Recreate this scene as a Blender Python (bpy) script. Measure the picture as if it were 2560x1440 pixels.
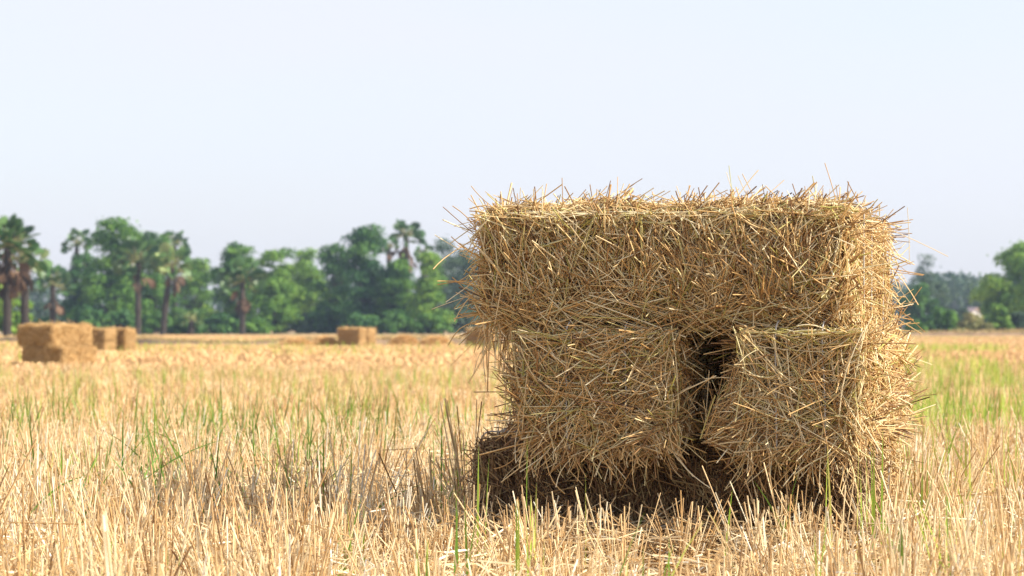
import bpy, math
import numpy as np

# ------------------------------------------------------------ clear
for o in list(bpy.data.objects):
    bpy.data.objects.remove(o, do_unlink=True)
scene = bpy.context.scene
COL = scene.collection

# ------------------------------------------------------------ camera
CAM_H = 0.78
FPX = 6044.0          # focal length in pixels of the 2560-wide photograph (85 mm)
HORIZ = 815.0
cam_d = bpy.data.cameras.new("camera")
cam_d.lens = 85.0
cam_d.sensor_width = 36.0
cam_d.shift_y = (HORIZ - 720.0) / 2560.0
cam_d.clip_start = 0.1
cam_d.clip_end = 3000
cam_d.dof.use_dof = True
cam_d.dof.focus_distance = 6.75
cam_d.dof.aperture_fstop = 7.0
cam = bpy.data.objects.new("camera", cam_d)
cam.location = (0, 0, CAM_H)
cam.rotation_euler = (math.radians(90), 0, 0)
COL.objects.link(cam)
scene.camera = cam

# ------------------------------------------------------------ world + sun
SUN_AZ = math.radians(-14)     # direction towards the sun, measured from +X (negative = a little towards the camera)
SUN_EL = math.radians(33)
sdir = np.array([math.cos(SUN_AZ) * math.cos(SUN_EL), math.sin(SUN_AZ) * math.cos(SUN_EL), math.sin(SUN_EL)])
w = bpy.data.worlds.new("World")
scene.world = w
w.use_nodes = True
nt = w.node_tree
bg = nt.nodes["Background"]
sky = nt.nodes.new("ShaderNodeTexSky")
sky.sky_type = 'NISHITA'
sky.sun_disc = False
sky.sun_elevation = SUN_EL
sky.sun_rotation = math.atan2(sdir[0], sdir[1])
sky.altitude = 0
sky.air_density = 1.0
sky.dust_density = 2.0
sky.ozone_density = 1.5
# a thin white overcast veil in front of the blue sky
veil = nt.nodes.new("ShaderNodeMix"); veil.data_type = 'RGBA'
stc = nt.nodes.new("ShaderNodeTexCoord"); smp = nt.nodes.new("ShaderNodeMapping"); smp.inputs["Scale"].default_value = (2.0, 2.0, 7.0); smp.inputs["Rotation"].default_value = (0.0, 0.25, 0.0)
snz = nt.nodes.new("ShaderNodeTexNoise"); snz.inputs["Scale"].default_value = 1.6; snz.inputs["Detail"].default_value = 4; snz.inputs["Roughness"].default_value = .45
smr = nt.nodes.new("ShaderNodeMapRange"); smr.inputs[1].default_value = .3; smr.inputs[2].default_value = .7; smr.inputs[3].default_value = .70; smr.inputs[4].default_value = .90
nt.links.new(stc.outputs["Generated"], smp.inputs[0]); nt.links.new(smp.outputs[0], snz.inputs["Vector"]); nt.links.new(snz.outputs["Fac"], smr.inputs[0]); nt.links.new(smr.outputs[0], veil.inputs[0])
veil.inputs[7].default_value = (3.38, 3.42, 3.85, 1)
nt.links.new(sky.outputs[0], veil.inputs[6])
nt.links.new(veil.outputs[2], bg.inputs[0])
bg.inputs[1].default_value = 0.15
sun_d = bpy.data.lights.new("sun", 'SUN')
sun_d.energy = 5.0
sun_d.angle = math.radians(0.6)
sun_d.color = (1.0, 0.93, 0.80)
sun = bpy.data.objects.new("sun", sun_d)
sun.rotation_euler = (math.radians(90) - SUN_EL, 0, math.atan2(sdir[1], sdir[0]) + math.radians(90))
COL.objects.link(sun)
vs = scene.view_settings
scene.display_settings.display_device = 'sRGB'
vs.view_transform = 'Standard'
vs.look = 'None'
vs.exposure = 0.85
vs.gamma = 1.0
vs.use_curve_mapping = False
scene.render.engine = 'CYCLES'
cy = scene.cycles
cy.max_bounces = 8
cy.diffuse_bounces = 4
cy.transmission_bounces = 4
cy.volume_bounces = 0
cy.transparent_max_bounces = 8
cy.use_denoising = True
cy.sample_clamp_indirect = 6.0

# ------------------------------------------------------------ helpers
def rng(seed):
    return np.random.default_rng(seed)

def px(x, D):
    return (x - 1280.0) * D / FPX

def pz(y, D):
    return CAM_H + (HORIZ - y) * D / FPX

def vnoise(x, y, seed=0):
    """smooth value noise in 0..1 of two numpy arrays"""
    x = np.asarray(x, float); y = np.asarray(y, float)
    xi = np.floor(x).astype(np.int64); yi = np.floor(y).astype(np.int64)
    fx = x - xi; fy = y - yi
    fx = fx * fx * (3 - 2 * fx); fy = fy * fy * (3 - 2 * fy)
    def h(a, b):
        n = (a * 374761393 + b * 668265263 + seed * 1274126177) & 0xffffffff
        n = ((n ^ (n >> 13)) * 1274126177) & 0xffffffff
        return ((n ^ (n >> 16)) & 0xffff) / 65535.0
    return (h(xi, yi) * (1 - fx) + h(xi + 1, yi) * fx) * (1 - fy) + (h(xi, yi + 1) * (1 - fx) + h(xi + 1, yi + 1) * fx) * fy

def rise(x, y):
    """the field rises a few centimetres towards the stack"""
    t = np.clip((28.0 - y) / 17.0, 0, 1)
    return .09 * t * t * (3 - 2 * t)

def lift(g):
    for v in g.v:
        v[:, 2] += rise(v[:, 0], v[:, 1])

def norm(v):
    return v / np.maximum(np.linalg.norm(v, axis=-1, keepdims=True), 1e-9)

class Geo:
    """collects quads/tris with one 'tint' number per vertex, then links ONE mesh object"""
    def __init__(self):
        self.v = []; self.f3 = []; self.f4 = []; self.t = []; self.m3 = []; self.m4 = []; self.n = 0
    def add(self, v, quads=None, tris=None, tint=0.5, mat=0):
        v = np.asarray(v, np.float32).reshape(-1, 3)
        self.v.append(v)
        self.t.append(np.broadcast_to(np.asarray(tint, np.float32), (len(v),)) if np.ndim(tint) == 0 else np.asarray(tint, np.float32).ravel())
        if quads is not None and len(quads):
            q = np.asarray(quads, np.int64) + self.n; self.f4.append(q); self.m4.append(np.full(len(q), mat, np.int32))
        if tris is not None and len(tris):
            q = np.asarray(tris, np.int64) + self.n; self.f3.append(q); self.m3.append(np.full(len(q), mat, np.int32))
        self.n += len(v)
    def build(self, name, mats, parent=None, smooth=True):
        V = np.concatenate(self.v); T = np.concatenate(self.t)
        f4 = np.concatenate(self.f4) if self.f4 else np.zeros((0, 4), np.int64)
        f3 = np.concatenate(self.f3) if self.f3 else np.zeros((0, 3), np.int64)
        me = bpy.data.meshes.new(name)
        me.vertices.add(len(V)); me.vertices.foreach_set("co", V.ravel())
        nl = len(f4) * 4 + len(f3) * 3
        me.loops.add(nl); me.loops.foreach_set("vertex_index", np.concatenate([f4.ravel(), f3.ravel()]).astype(np.int32))
        npoly = len(f4) + len(f3)
        me.polygons.add(npoly)
        st = np.concatenate([np.arange(len(f4)) * 4, len(f4) * 4 + np.arange(len(f3)) * 3]).astype(np.int32)
        me.polygons.foreach_set("loop_start", st)
        mi = np.concatenate((self.m4 or [np.zeros(0, np.int32)]) + (self.m3 or [np.zeros(0, np.int32)])).astype(np.int32)
        if not isinstance(mats, (list, tuple)): mats = [mats]
        for m in mats: me.materials.append(m)
        me.polygons.foreach_set("material_index", mi)
        me.polygons.foreach_set("use_smooth", np.full(npoly, smooth, bool))
        a = me.attributes.new("tint", 'FLOAT', 'POINT'); a.data.foreach_set("value", T.astype(np.float32))
        me.update(calc_edges=True)
        ob = bpy.data.objects.new(name, me)
        COL.objects.link(ob)
        if parent is not None: ob.parent = parent
        return ob

def tubes(g, P, R, tint, sides=3, rr=None, mat=0):
    """N strands of K nodes; R (N,) or (N,K) radii"""
    N, K, _ = P.shape
    if N == 0: return
    R = np.asarray(R, float)
    if R.ndim == 1: R = np.repeat(R[:, None], K, 1)
    T = np.empty_like(P); T[:, 1:-1] = P[:, 2:] - P[:, :-2]; T[:, 0] = P[:, 1] - P[:, 0]; T[:, -1] = P[:, -1] - P[:, -2]
    T = norm(T)
    if rr is None: rr = rng(N * 7 + K)
    ref = norm(rr.normal(size=(N, 1, 3)))
    U = norm(np.cross(T, ref)); W = np.cross(T, U)
    if sides == 2:
        V = np.stack([P - U * R[..., None], P + U * R[..., None]], 2)
    else:
        an = np.arange(sides) * 2 * math.pi / sides
        V = P[:, :, None] + (U[:, :, None] * np.cos(an)[None, None, :, None] + W[:, :, None] * np.sin(an)[None, None, :, None]) * R[:, :, None, None]
    S = 2 if sides == 2 else sides
    base = (np.arange(N) * K * S)[:, None, None] + (np.arange(K - 1) * S)[None, :, None]
    if sides == 2:
        q = np.stack([base[..., 0], base[..., 0] + 1, base[..., 0] + S + 1, base[..., 0] + S], -1).reshape(-1, 4)
    else:
        j = np.arange(S)[None, None, :]; j2 = (j + 1) % S
        q = np.stack([base + j, base + j2, base + S + j2, base + S + j], -1).reshape(-1, 4)
    g.add(V.reshape(-1, 3), quads=q, tint=np.repeat(np.asarray(tint, float), K * S), mat=mat)

def tag(o, label=None, cat=None, group=None, kind=None):
    if label: o["label"] = label
    if cat: o["category"] = cat
    if group: o["group"] = group
    if kind: o["kind"] = kind
    return o

def empty(name, loc, rz=0.0):
    o = bpy.data.objects.new(name, None)
    o.location = loc; o.rotation_euler = (0, 0, rz); o.empty_display_size = 0.2
    COL.objects.link(o)
    return o

def copy_tree(o, parent=None):
    c = o.copy(); COL.objects.link(c); c.parent = parent
    for ch in o.children: copy_tree(ch, c)
    return c

# ------------------------------------------------------------ materials
def strand_material(name, stops, rough=0.6, transl=0.25, spec=0.3, noise_amp=0.0, noise_scale=3.0, patch=None):
    m = bpy.data.materials.new(name); m.use_nodes = True
    n = m.node_tree; N = n.nodes; L = n.links
    N.clear()
    out = N.new("ShaderNodeOutputMaterial")
    at = N.new("ShaderNodeAttribute"); at.attribute_name = "tint"
    fac = at.outputs["Fac"]
    if noise_amp:
        tc = N.new("ShaderNodeNewGeometry")
        nz = N.new("ShaderNodeTexNoise"); nz.inputs["Scale"].default_value = noise_scale; nz.inputs["Detail"].default_value = 3
        L.new(tc.outputs["Position"], nz.inputs["Vector"])
        ma = N.new("ShaderNodeMath"); ma.operation = 'MULTIPLY_ADD'
        L.new(nz.outputs["Fac"], ma.inputs[0]); ma.inputs[1].default_value = noise_amp; ma.inputs[2].default_value = -noise_amp / 2
        ad = N.new("ShaderNodeMath"); ad.operation = 'ADD'; ad.use_clamp = True
        L.new(fac, ad.inputs[0]); L.new(ma.outputs[0], ad.inputs[1]); fac = ad.outputs[0]
    cr = N.new("ShaderNodeValToRGB")
    els = cr.color_ramp.elements
    while len(els) > 1: els.remove(els[-1])
    els[0].position = stops[0][0]; els[0].color = (*stops[0][1], 1)
    for p_, c_ in stops[1:]:
        e = els.new(p_); e.color = (*c_, 1)
    L.new(fac, cr.inputs[0])
    bs = N.new("ShaderNodeBsdfPrincipled")
    bs.inputs["Roughness"].default_value = rough
    bs.inputs["Specular IOR Level"].default_value = spec
    L.new(cr.outputs[0], bs.inputs["Base Color"])
    last = bs.outputs[0]
    if transl > 0:
        tr = N.new("ShaderNodeBsdfTranslucent"); L.new(cr.outputs[0], tr.inputs[0])
        mx = N.new("ShaderNodeMixShader"); mx.inputs[0].default_value = transl
        L.new(bs.outputs[0], mx.inputs[1]); L.new(tr.outputs[0], mx.inputs[2]); last = mx.outputs[0]
    L.new(last, out.inputs[0])
    return m

M = {}
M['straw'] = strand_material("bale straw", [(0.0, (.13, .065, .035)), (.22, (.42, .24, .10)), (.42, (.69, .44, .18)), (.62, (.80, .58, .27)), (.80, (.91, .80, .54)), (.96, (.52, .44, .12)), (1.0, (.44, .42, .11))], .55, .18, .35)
M['straw_shaded'] = strand_material("shade-darkened brown straw", [(0.0, (.06, .03, .018)), (.45, (.26, .155, .08)), (.8, (.50, .34, .17)), (1.0, (.60, .48, .25))], .7, .12, .2)  # brown straw colour darkened to stand for the shade under the middle layer
M['straw_gold'] = strand_material("golden straw", [(0.0, (.45, .26, .10)), (.4, (.66, .42, .17)), (1.0, (.78, .56, .28))], .6, .15, .3)
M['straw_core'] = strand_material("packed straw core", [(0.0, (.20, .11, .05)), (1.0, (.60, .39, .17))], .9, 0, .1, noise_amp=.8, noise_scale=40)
M['far_core'] = strand_material("packed golden straw", [(0.0, (.40, .22, .09)), (1.0, (.72, .47, .20))], .9, 0, .1, noise_amp=.9, noise_scale=9)
M['stubble'] = strand_material("rice stubble", [(0.0, (.26, .14, .06)), (.2, (.60, .37, .15)), (.5, (.80, .595, .33)), (.8, (.86, .74, .49)), (1.0, (.90, .86, .74))], .6, .25, .3, noise_amp=.50, noise_scale=.9)
M['stubble_far'] = strand_material("distant rice stubble", [(0.0, (.54, .33, .15)), (.5, (.72, .49, .25)), (.8, (.76, .56, .32)), (.93, (.50, .46, .14)), (1.0, (.34, .42, .09))], .7, .2, .2, noise_amp=.3, noise_scale=.12)
M['green'] = strand_material("green blades", [(0.0, (.08, .17, .02)), (.4, (.20, .34, .035)), (.75, (.38, .47, .07)), (1.0, (.58, .54, .14))], .45, .4, .4)
M['dry_grass'] = strand_material("dry bank grass", [(0.0, (.24, .16, .07)), (.5, (.52, .37, .18)), (.8, (.58, .46, .24)), (1.0, (.26, .30, .09))], .8, .2, .1, noise_amp=.5, noise_scale=.25)
M['twine'] = strand_material("baling twine", [(0.0, (.40, .37, .33)), (1.0, (.52, .49, .44))], .4, .1, .5)
M['leaf_mid'] = strand_material("mid green leaves", [(0.0, (0.022, 0.065, 0.015)), (.5, (0.065, 0.167, 0.027)), (1.0, (0.176, 0.334, 0.045))], .55, .3, .2)
M['leaf_light'] = strand_material("light green leaves", [(0.0, (0.047, 0.123, 0.021)), (.5, (0.128, 0.261, 0.036)), (1.0, (0.284, 0.435, 0.068))], .55, .35, .2)
M['leaf_dark'] = strand_material("dark green leaves", [(0.0, (0.014, 0.049, 0.018)), (.5, (0.038, 0.119, 0.030)), (1.0, (0.115, 0.246, 0.045))], .55, .25, .2)
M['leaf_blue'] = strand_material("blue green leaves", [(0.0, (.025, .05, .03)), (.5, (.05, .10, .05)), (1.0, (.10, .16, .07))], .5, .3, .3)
M['leaf_dry'] = strand_material("dry shrub leaves", [(0.0, (.12, .12, .04)), (.5, (.24, .24, .08)), (1.0, (.38, .34, .14))], .7, .25, .2)
M['palm_leaf'] = strand_material("palm fan leaves", [(0.0, (0.034, 0.091, 0.030)), (.5, (0.069, 0.156, 0.048)), (.85, (0.138, 0.247, 0.084)), (1.0, (0.460, 0.546, 0.216))], .4, .25, .5)
M['palm_dead'] = strand_material("dead palm fronds", [(0.0, (0.056, 0.036, 0.025)), (.5, (0.152, 0.092, 0.060)), (1.0, (0.288, 0.176, 0.102))], .8, .15, .2)
M['bark'] = strand_material("bark", [(0.0, (.025, .02, .018)), (1.0, (.09, .075, .065))], .9, 0, .1, noise_amp=.8, noise_scale=2.5)
M['stem_petiole'] = strand_material("petiole", [(0.0, (.14, .16, .06)), (1.0, (.30, .28, .12))], .6, 0, .3)

def simple(name, col, rough=.7, noise=.12, scale=3.0):
    m = bpy.data.materials.new(name); m.use_nodes = True
    n = m.node_tree; N = n.nodes; L = n.links; bs = N["Principled BSDF"]
    tc = N.new("ShaderNodeNewGeometry"); nz = N.new("ShaderNodeTexNoise"); nz.inputs["Scale"].default_value = scale; nz.inputs["Detail"].default_value = 5
    L.new(tc.outputs["Position"], nz.inputs["Vector"])
    cr = N.new("ShaderNodeValToRGB")
    cr.color_ramp.elements[0].position = .3; cr.color_ramp.elements[1].position = .7
    cr.color_ramp.elements[0].color = tuple(max(0, c * (1 - noise)) for c in col) + (1,)
    cr.color_ramp.elements[1].color = tuple(min(1, c * (1 + noise)) for c in col) + (1,)
    L.new(nz.outputs["Fac"], cr.inputs[0]); L.new(cr.outputs[0], bs.inputs["Base Color"])
    bs.inputs["Roughness"].default_value = rough
    return m
M['white_wall'] = simple("white plaster", (.75, .74, .72))
M['pink_roof'] = simple("faded pink roof sheet", (.55, .40, .38))
M['dark_glass'] = simple("dark window", (.03, .035, .04), .2)
M['white_paint'] = simple("white paint", (.78, .78, .78), .5)
M['red_paint'] = simple("red paint", (.55, .07, .06), .5)

def ground_material():
    m = bpy.data.materials.new("field soil with chopped straw"); m.use_nodes = True
    n = m.node_tree; N = n.nodes; L = n.links; bs = N["Principled BSDF"]
    g = N.new("ShaderNodeNewGeometry")
    a = N.new("ShaderNodeTexNoise"); a.inputs["Scale"].default_value = 9; a.inputs["Detail"].default_value = 8; a.inputs["Roughness"].default_value = .7
    b = N.new("ShaderNodeTexNoise"); b.inputs["Scale"].default_value = .06; b.inputs["Detail"].default_value = 4
    L.new(g.outputs["Position"], a.inputs["Vector"]); L.new(g.outputs["Position"], b.inputs["Vector"])
    ca = N.new("ShaderNodeValToRGB"); ca.color_ramp.elements[0].position = .32; ca.color_ramp.elements[1].position = .68
    ca.color_ramp.elements[0].color = (.20, .12, .06, 1); ca.color_ramp.elements[1].color = (.52, .36, .19, 1)
    cb = N.new("ShaderNodeValToRGB"); cb.color_ramp.elements[0].position = .45; cb.color_ramp.elements[1].position = .7
    cb.color_ramp.elements[0].color = (0, 0, 0, 1); cb.color_ramp.elements[1].color = (.6, .6, .6, 1)
    L.new(a.outputs["Fac"], ca.inputs[0]); L.new(b.outputs["Fac"], cb.inputs[0])
    mx = N.new("ShaderNodeMix"); mx.data_type = 'RGBA'
    L.new(cb.outputs[0], mx.inputs[0]); L.new(ca.outputs[0], mx.inputs[6]); mx.inputs[7].default_value = (.36, .32, .12, 1)
    L.new(mx.outputs[2], bs.inputs["Base Color"])
    bs.inputs["Roughness"].default_value = .95
    bp = N.new("ShaderNodeBump"); bp.inputs["Strength"].default_value = .6; bp.inputs["Distance"].default_value = .03
    L.new(a.outputs["Fac"], bp.inputs["Height"]); L.new(bp.outputs[0], bs.inputs["Normal"])
    return m
M['ground'] = ground_material()

# ------------------------------------------------------------ ground (one sheet)
def make_ground():
    xs = np.concatenate([[-1500, -700, -300, -120, -60], np.linspace(-30, 30, 61), [60, 120, 300, 700, 1500]])
    ys = np.concatenate([[-600, -100, -20], np.linspace(0, 60, 61), [80, 100, 130, 180, 260, 400, 700, 1200, 2000]])
    X, Y = np.meshgrid(xs, ys)
    Z = (vnoise(X * .9, Y * .9, 3) - .5) * .03 * (np.abs(X) < 31) * (Y < 60) + rise(X, Y)
    V = np.stack([X, Y, Z], -1).reshape(-1, 3)
    nx = len(xs); ny = len(ys)
    i, j = np.meshgrid(np.arange(nx - 1), np.arange(ny - 1))
    a = (j * nx + i).ravel()
    g = Geo(); g.add(V, quads=np.stack([a, a + 1, a + nx + 1, a + nx], -1), tint=.5)
    o = g.build("field_ground", M['ground'])
    tag(o, kind='structure')
make_ground()

# ------------------------------------------------------------ bales
def rbox_project(p, h, r):
    q = np.clip(p, -(h - r), h - r)
    d = p - q
    l = np.linalg.norm(d, axis=-1, keepdims=True)
    n = d / np.maximum(l, 1e-6)
    return q + n * r, n

def rbox_surface_samples(R, N, h, faces, wts):
    """random points on chosen faces (axis, sign) of a box of half-size h"""
    wts = np.array(wts, float); wts /= wts.sum()
    k = R.choice(len(faces), N, p=wts)
    p = R.uniform(-1, 1, (N, 3)) * h
    ax = np.array([f[0] for f in faces])[k]; sg = np.array([f[1] for f in faces])[k]
    p[np.arange(N), ax] = sg * h[ax]
    return p, ax, sg

def bale_geo(seed, L, Wd, H, n_straw, slen=(.08, .26), rad=(.0010, .0021), grain='vertical', twines_along='x', hide_back=0.25,
             pinch=.014, stray=.02, core_tint=.45, smooth_frac=.88, corner=None, end_loose=1.0, creases=()):
    """L along x, Wd along y, H along z, centred; returns Geo (core + straws)"""
    R = rng(seed)
    h = np.array([L / 2, Wd / 2, H / 2]); r = corner or min(.055, H * .16)
    pinpos = [-Wd * .19, Wd * .19]          # twine lines run round the bale in the x-z plane at these y
    def lump(p, n):
        a = vnoise(p[..., 0] * 7 + 11, p[..., 2] * 7 + p[..., 1] * 5, seed) - .5
        b = vnoise(p[..., 1] * 8 + 3, p[..., 2] * 6 - p[..., 0] * 4, seed + 5) - .5
        d = (a + b) * .045
        # flakes: creases across the length
        fl = np.abs(((p[..., 0] + L) / .105 + .35 * (a + b)) % 1.0 - .5) * 2
        d = d - .014 * np.clip((fl - .7) / .3, 0, 1) * (1 - np.abs(n[..., 0]))
        for cx_ in creases: d = d - .04 * np.exp(-((p[..., 0] - cx_ - .02 * np.sin(p[..., 2] * 20)) / .016) ** 2) * (1 - np.abs(n[..., 0]))
        for q in pinpos:
            d = d - pinch * np.exp(-((p[..., 1] - q) / .035) ** 2) * (1 - np.abs(n[..., 1]))
        return d
    g = Geo()
    # core: subdivided rounded box
    res = 14
    for ax in range(3):
        for sg in (-1, 1):
            u = np.linspace(-1, 1, res); A, B = np.meshgrid(u, u)
            p = np.zeros((res, res, 3)); o1, o2 = [k for k in range(3) if k != ax]
            p[..., ax] = sg * h[ax]; p[..., o1] = A * h[o1]; p[..., o2] = B * h[o2]
            s, n = rbox_project(p, h, r)
            s = s + n * (lump(s, n)[..., None] - .034)
            i, j = np.meshgrid(np.arange(res - 1), np.arange(res - 1)); a = (j * res + i).ravel()
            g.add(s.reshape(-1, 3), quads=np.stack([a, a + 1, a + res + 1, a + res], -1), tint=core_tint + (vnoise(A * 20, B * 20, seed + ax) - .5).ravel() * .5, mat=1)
    # straws
    faces = [(0, -1), (0, 1), (1, -1), (1, 1), (2, -1), (2, 1)]
    wts = [Wd * H, Wd * H, L * H, L * H * hide_back, L * Wd * .15, L * Wd * .8]
    K = 5
    p, ax, sg = rbox_surface_samples(R, n_straw, h, faces, wts)
    # tangent frame: 'up-ish' direction e2 and e1 sideways
    e2 = np.zeros_like(p); e1 = np.zeros_like(p)
    e2[:, 2] = 1; e2[ax == 2] = (0, 1, 0)
    e1[ax == 0] = (0, 1, 0); e1[ax == 1] = (1, 0, 0); e1[ax == 2] = (1, 0, 0)
    sw = (vnoise(p[:, 0] * 6 + p[:, 1] * 6, p[:, 2] * 7, seed + 9) - .5)
    if grain == 'vertical':
        ang = math.pi / 2 + sw * 1.7 + R.normal(0, .42, n_straw)
        fid = np.floor(p[:, 0] / .085).astype(int); ang += (vnoise(fid * 1.7 + .5, np.floor(p[:, 2] / .12) * 1.3 + .5, seed + 31) - .5) * 1.3
        wild = R.random(n_straw) < .13
    else:
        ang = sw * 2.2 + R.normal(0, .5, n_straw)
        wild = R.random(n_straw) < .30
    ang[wild] = R.uniform(0, math.pi, wild.sum())
    ends = ax == 0
    if grain == 'vertical':
        ang[ends] = sw[ends] * 3 + R.normal(0, .7, ends.sum())
    tz = ax == 2
    ang[tz] = R.normal(math.pi / 2 if grain != 'vertical' else 0.3, .9, tz.sum())
    t = norm(e1 * np.cos(ang)[:, None] + e2 * np.sin(ang)[:, None])
    ln = R.uniform(slen[0], slen[1], n_straw) * np.where(R.random(n_straw) < .12, 1.5, 1)
    s = (np.linspace(-.5, .5, K)[None, :] * ln[:, None])
    side = np.cross(t, norm(p + 1e-6))
    side = norm(side)
    bend = R.normal(0, .20, n_straw)
    P = p[:, None] + t[:, None] * s[..., None] + side[:, None] * (bend[:, None] * ((s / ln[:, None]) ** 2 - .1) * ln[:, None] * 1.5)[..., None]
    # a kink in some of them
    kk = R.random(n_straw) < .38
    kd = norm(R.normal(size=(n_straw, 3))) * (ln * .18)[:, None]
    P[kk, 3:] += kd[kk, None] * np.array([.5, 1.0])[None, :, None]
    Sf, Nn = rbox_project(P, h, r)
    depth = R.uniform(-.036, .004, n_straw) + (vnoise(p[:, 0] * 22 + p[:, 1] * 19, p[:, 2] * 20, seed + 13) - .5) * .022
    depth = depth + np.where(R.random(n_straw) < .10, R.uniform(.002, .018, n_straw), 0)
    lift = R.normal(0, .012, n_straw)
    off = depth[:, None] + lift[:, None] * (s / ln[:, None]) * 2
    Sp = Sf + Nn * (lump(Sf, Nn) + off)[..., None]
    loose = R.random(n_straw) > smooth_frac
    loose &= (ax != 0) | (R.random(n_straw) < end_loose)
    # loose straws: follow the surface for the first half then leave it straight
    nl = loose.sum()
    Q = Sp[loose].copy()
    dirn = norm(Q[:, 2] - Q[:, 0])
    step = (ln[loose] / (K - 1))[:, None]
    tilt = Nn[loose][:, 2] * np.abs(R.normal(0, .28, nl))[:, None]
    grav = np.array([0, 0, -1.0]) * np.abs(R.normal(0, .10, nl))[:, None]
    dd = norm(dirn + tilt)
    Q[:, 3] = Q[:, 2] + dd * step
    Q[:, 4] = Q[:, 3] + norm(dd + grav) * step
    Sp[loose] = Q
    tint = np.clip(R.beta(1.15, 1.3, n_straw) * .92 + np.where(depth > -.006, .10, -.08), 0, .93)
    gr = R.random(n_straw) < .035
    tint[gr] = R.uniform(.94, 1, gr.sum())
    rad_ = R.uniform(rad[0], rad[1], n_straw) * np.where(R.random(n_straw) < .06, 1.6, 1)
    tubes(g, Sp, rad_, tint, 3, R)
    # strays standing off the bale
    ns = int(n_straw * stray)
    p, ax, sg = rbox_surface_samples(R, ns, h, faces, [wts[0] * 1.3, wts[1] * 2.2, wts[2] * .5, wts[3], 0.01, wts[5] * .45])
    s0, n0 = rbox_project(p, h, r)
    d = norm(n0 * R.uniform(.1, .75, ns)[:, None] + R.normal(0, .62, (ns, 3)))
    flip = (d * n0).sum(1) < .05; d[flip] += n0[flip] * .4; d = norm(d)
    l = R.uniform(.03, .10, ns) * np.where(R.random(ns) < .12, 1.8, 1)
    q = np.linspace(-.25, 1, K)
    cur = norm(R.normal(size=(ns, 3))) * R.uniform(.05, .55, ns)[:, None]
    P = s0[:, None] + d[:, None] * (q[None, :, None] * l[:, None, None]) + cur[:, None] * (np.maximum(q, 0) ** 2)[None, :, None] * l[:, None, None]
    P[..., 2] -= np.maximum(q, 0)[None, :] ** 2 * (l ** 2)[:, None] * .9
    tubes(g, P, R.uniform(rad[0] * .8, rad[1] * .9, ns), np.clip(R.beta(3, 2, ns), 0, .93), 3, R)
    return g, h, r, pinpos

def twine_geo(h, y, R, out=.004):
    """one loop of string round the bale in its x-z plane"""
    L, H = h[0], h[2]; rr = .03
    pts = []
    for cx, cz, a0 in ((L - rr, H - rr, 0), (-L + rr, H - rr, 90), (-L + rr, -H + rr, 180), (L - rr, -H + rr, 270)):
        for a in (0, 30, 60, 90):
            an = math.radians(a0 + a); pts.append((cx + math.cos(an) * rr, cz + math.sin(an) * rr))
    dense = []
    for k in range(len(pts)):
        a = np.array(pts[k]); b = np.array(pts[(k + 1) % len(pts)])
        m = max(1, int(np.linalg.norm(b - a) / .05))
        for q in range(m): dense.append(a + (b - a) * q / m)
    dense.append(dense[0])
    d = np.array(dense); n = len(d)
    P = np.zeros((1, n, 3)); P[0, :, 0] = d[:, 0]; P[0, :, 2] = d[:, 1]
    P[0, :, 1] = y + (vnoise(np.arange(n) * .3, np.full(n, y * 30), 4) - .5) * .012
    P[0, :, 0] += np.sign(P[0, :, 0]) * (out - .012); P[0, :, 2] += np.sign(P[0, :, 2]) * (out - .012)
    P[0, -1] = P[0, 0]
    g = Geo(); tubes(g, P, np.full(1, .0024), [R.uniform(0, 1)], 5, R)
    return g

def near_bale(seed, name_label, centre, rz, L, Wd, H, n, grain, roll=0.0, tip=0.0, mat='straw', cat='hay bale', group='straw bales of the big stack', extra=None, **kw):
    e = empty("straw_bale", (centre[0], centre[1], centre[2] - H / 2), rz)
    e.rotation_euler = (roll, tip, rz)
    g, h, r, pins = bale_geo(seed, L, Wd, H, n, grain=grain, **kw)
    if extra is not None: extra(g, h, rng(seed + 77))
    g.v = [v + np.array([0, 0, H / 2], np.float32) for v in g.v]
    g.build("packed_straw", [M[mat], M['straw_core']], e)
    for y in pins:
        tg = twine_geo(h, y, rng(seed + 3), out=.032)
        tg.v = [v + np.array([0, 0, H / 2], np.float32) for v in tg.v]
        tg.build("twine", M['twine'], e)
    tag(e, name_label, cat, group)
    return e

TH = math.radians(15)
U = np.array([math.cos(TH), -math.sin(TH)]); V_ = np.array([math.sin(TH), math.cos(TH)])
A0 = np.array([px(1290, 6.75), 6.75])       # front left corner of the middle layer
def sp(u, v): return A0 + U * u + V_ * v

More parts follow.
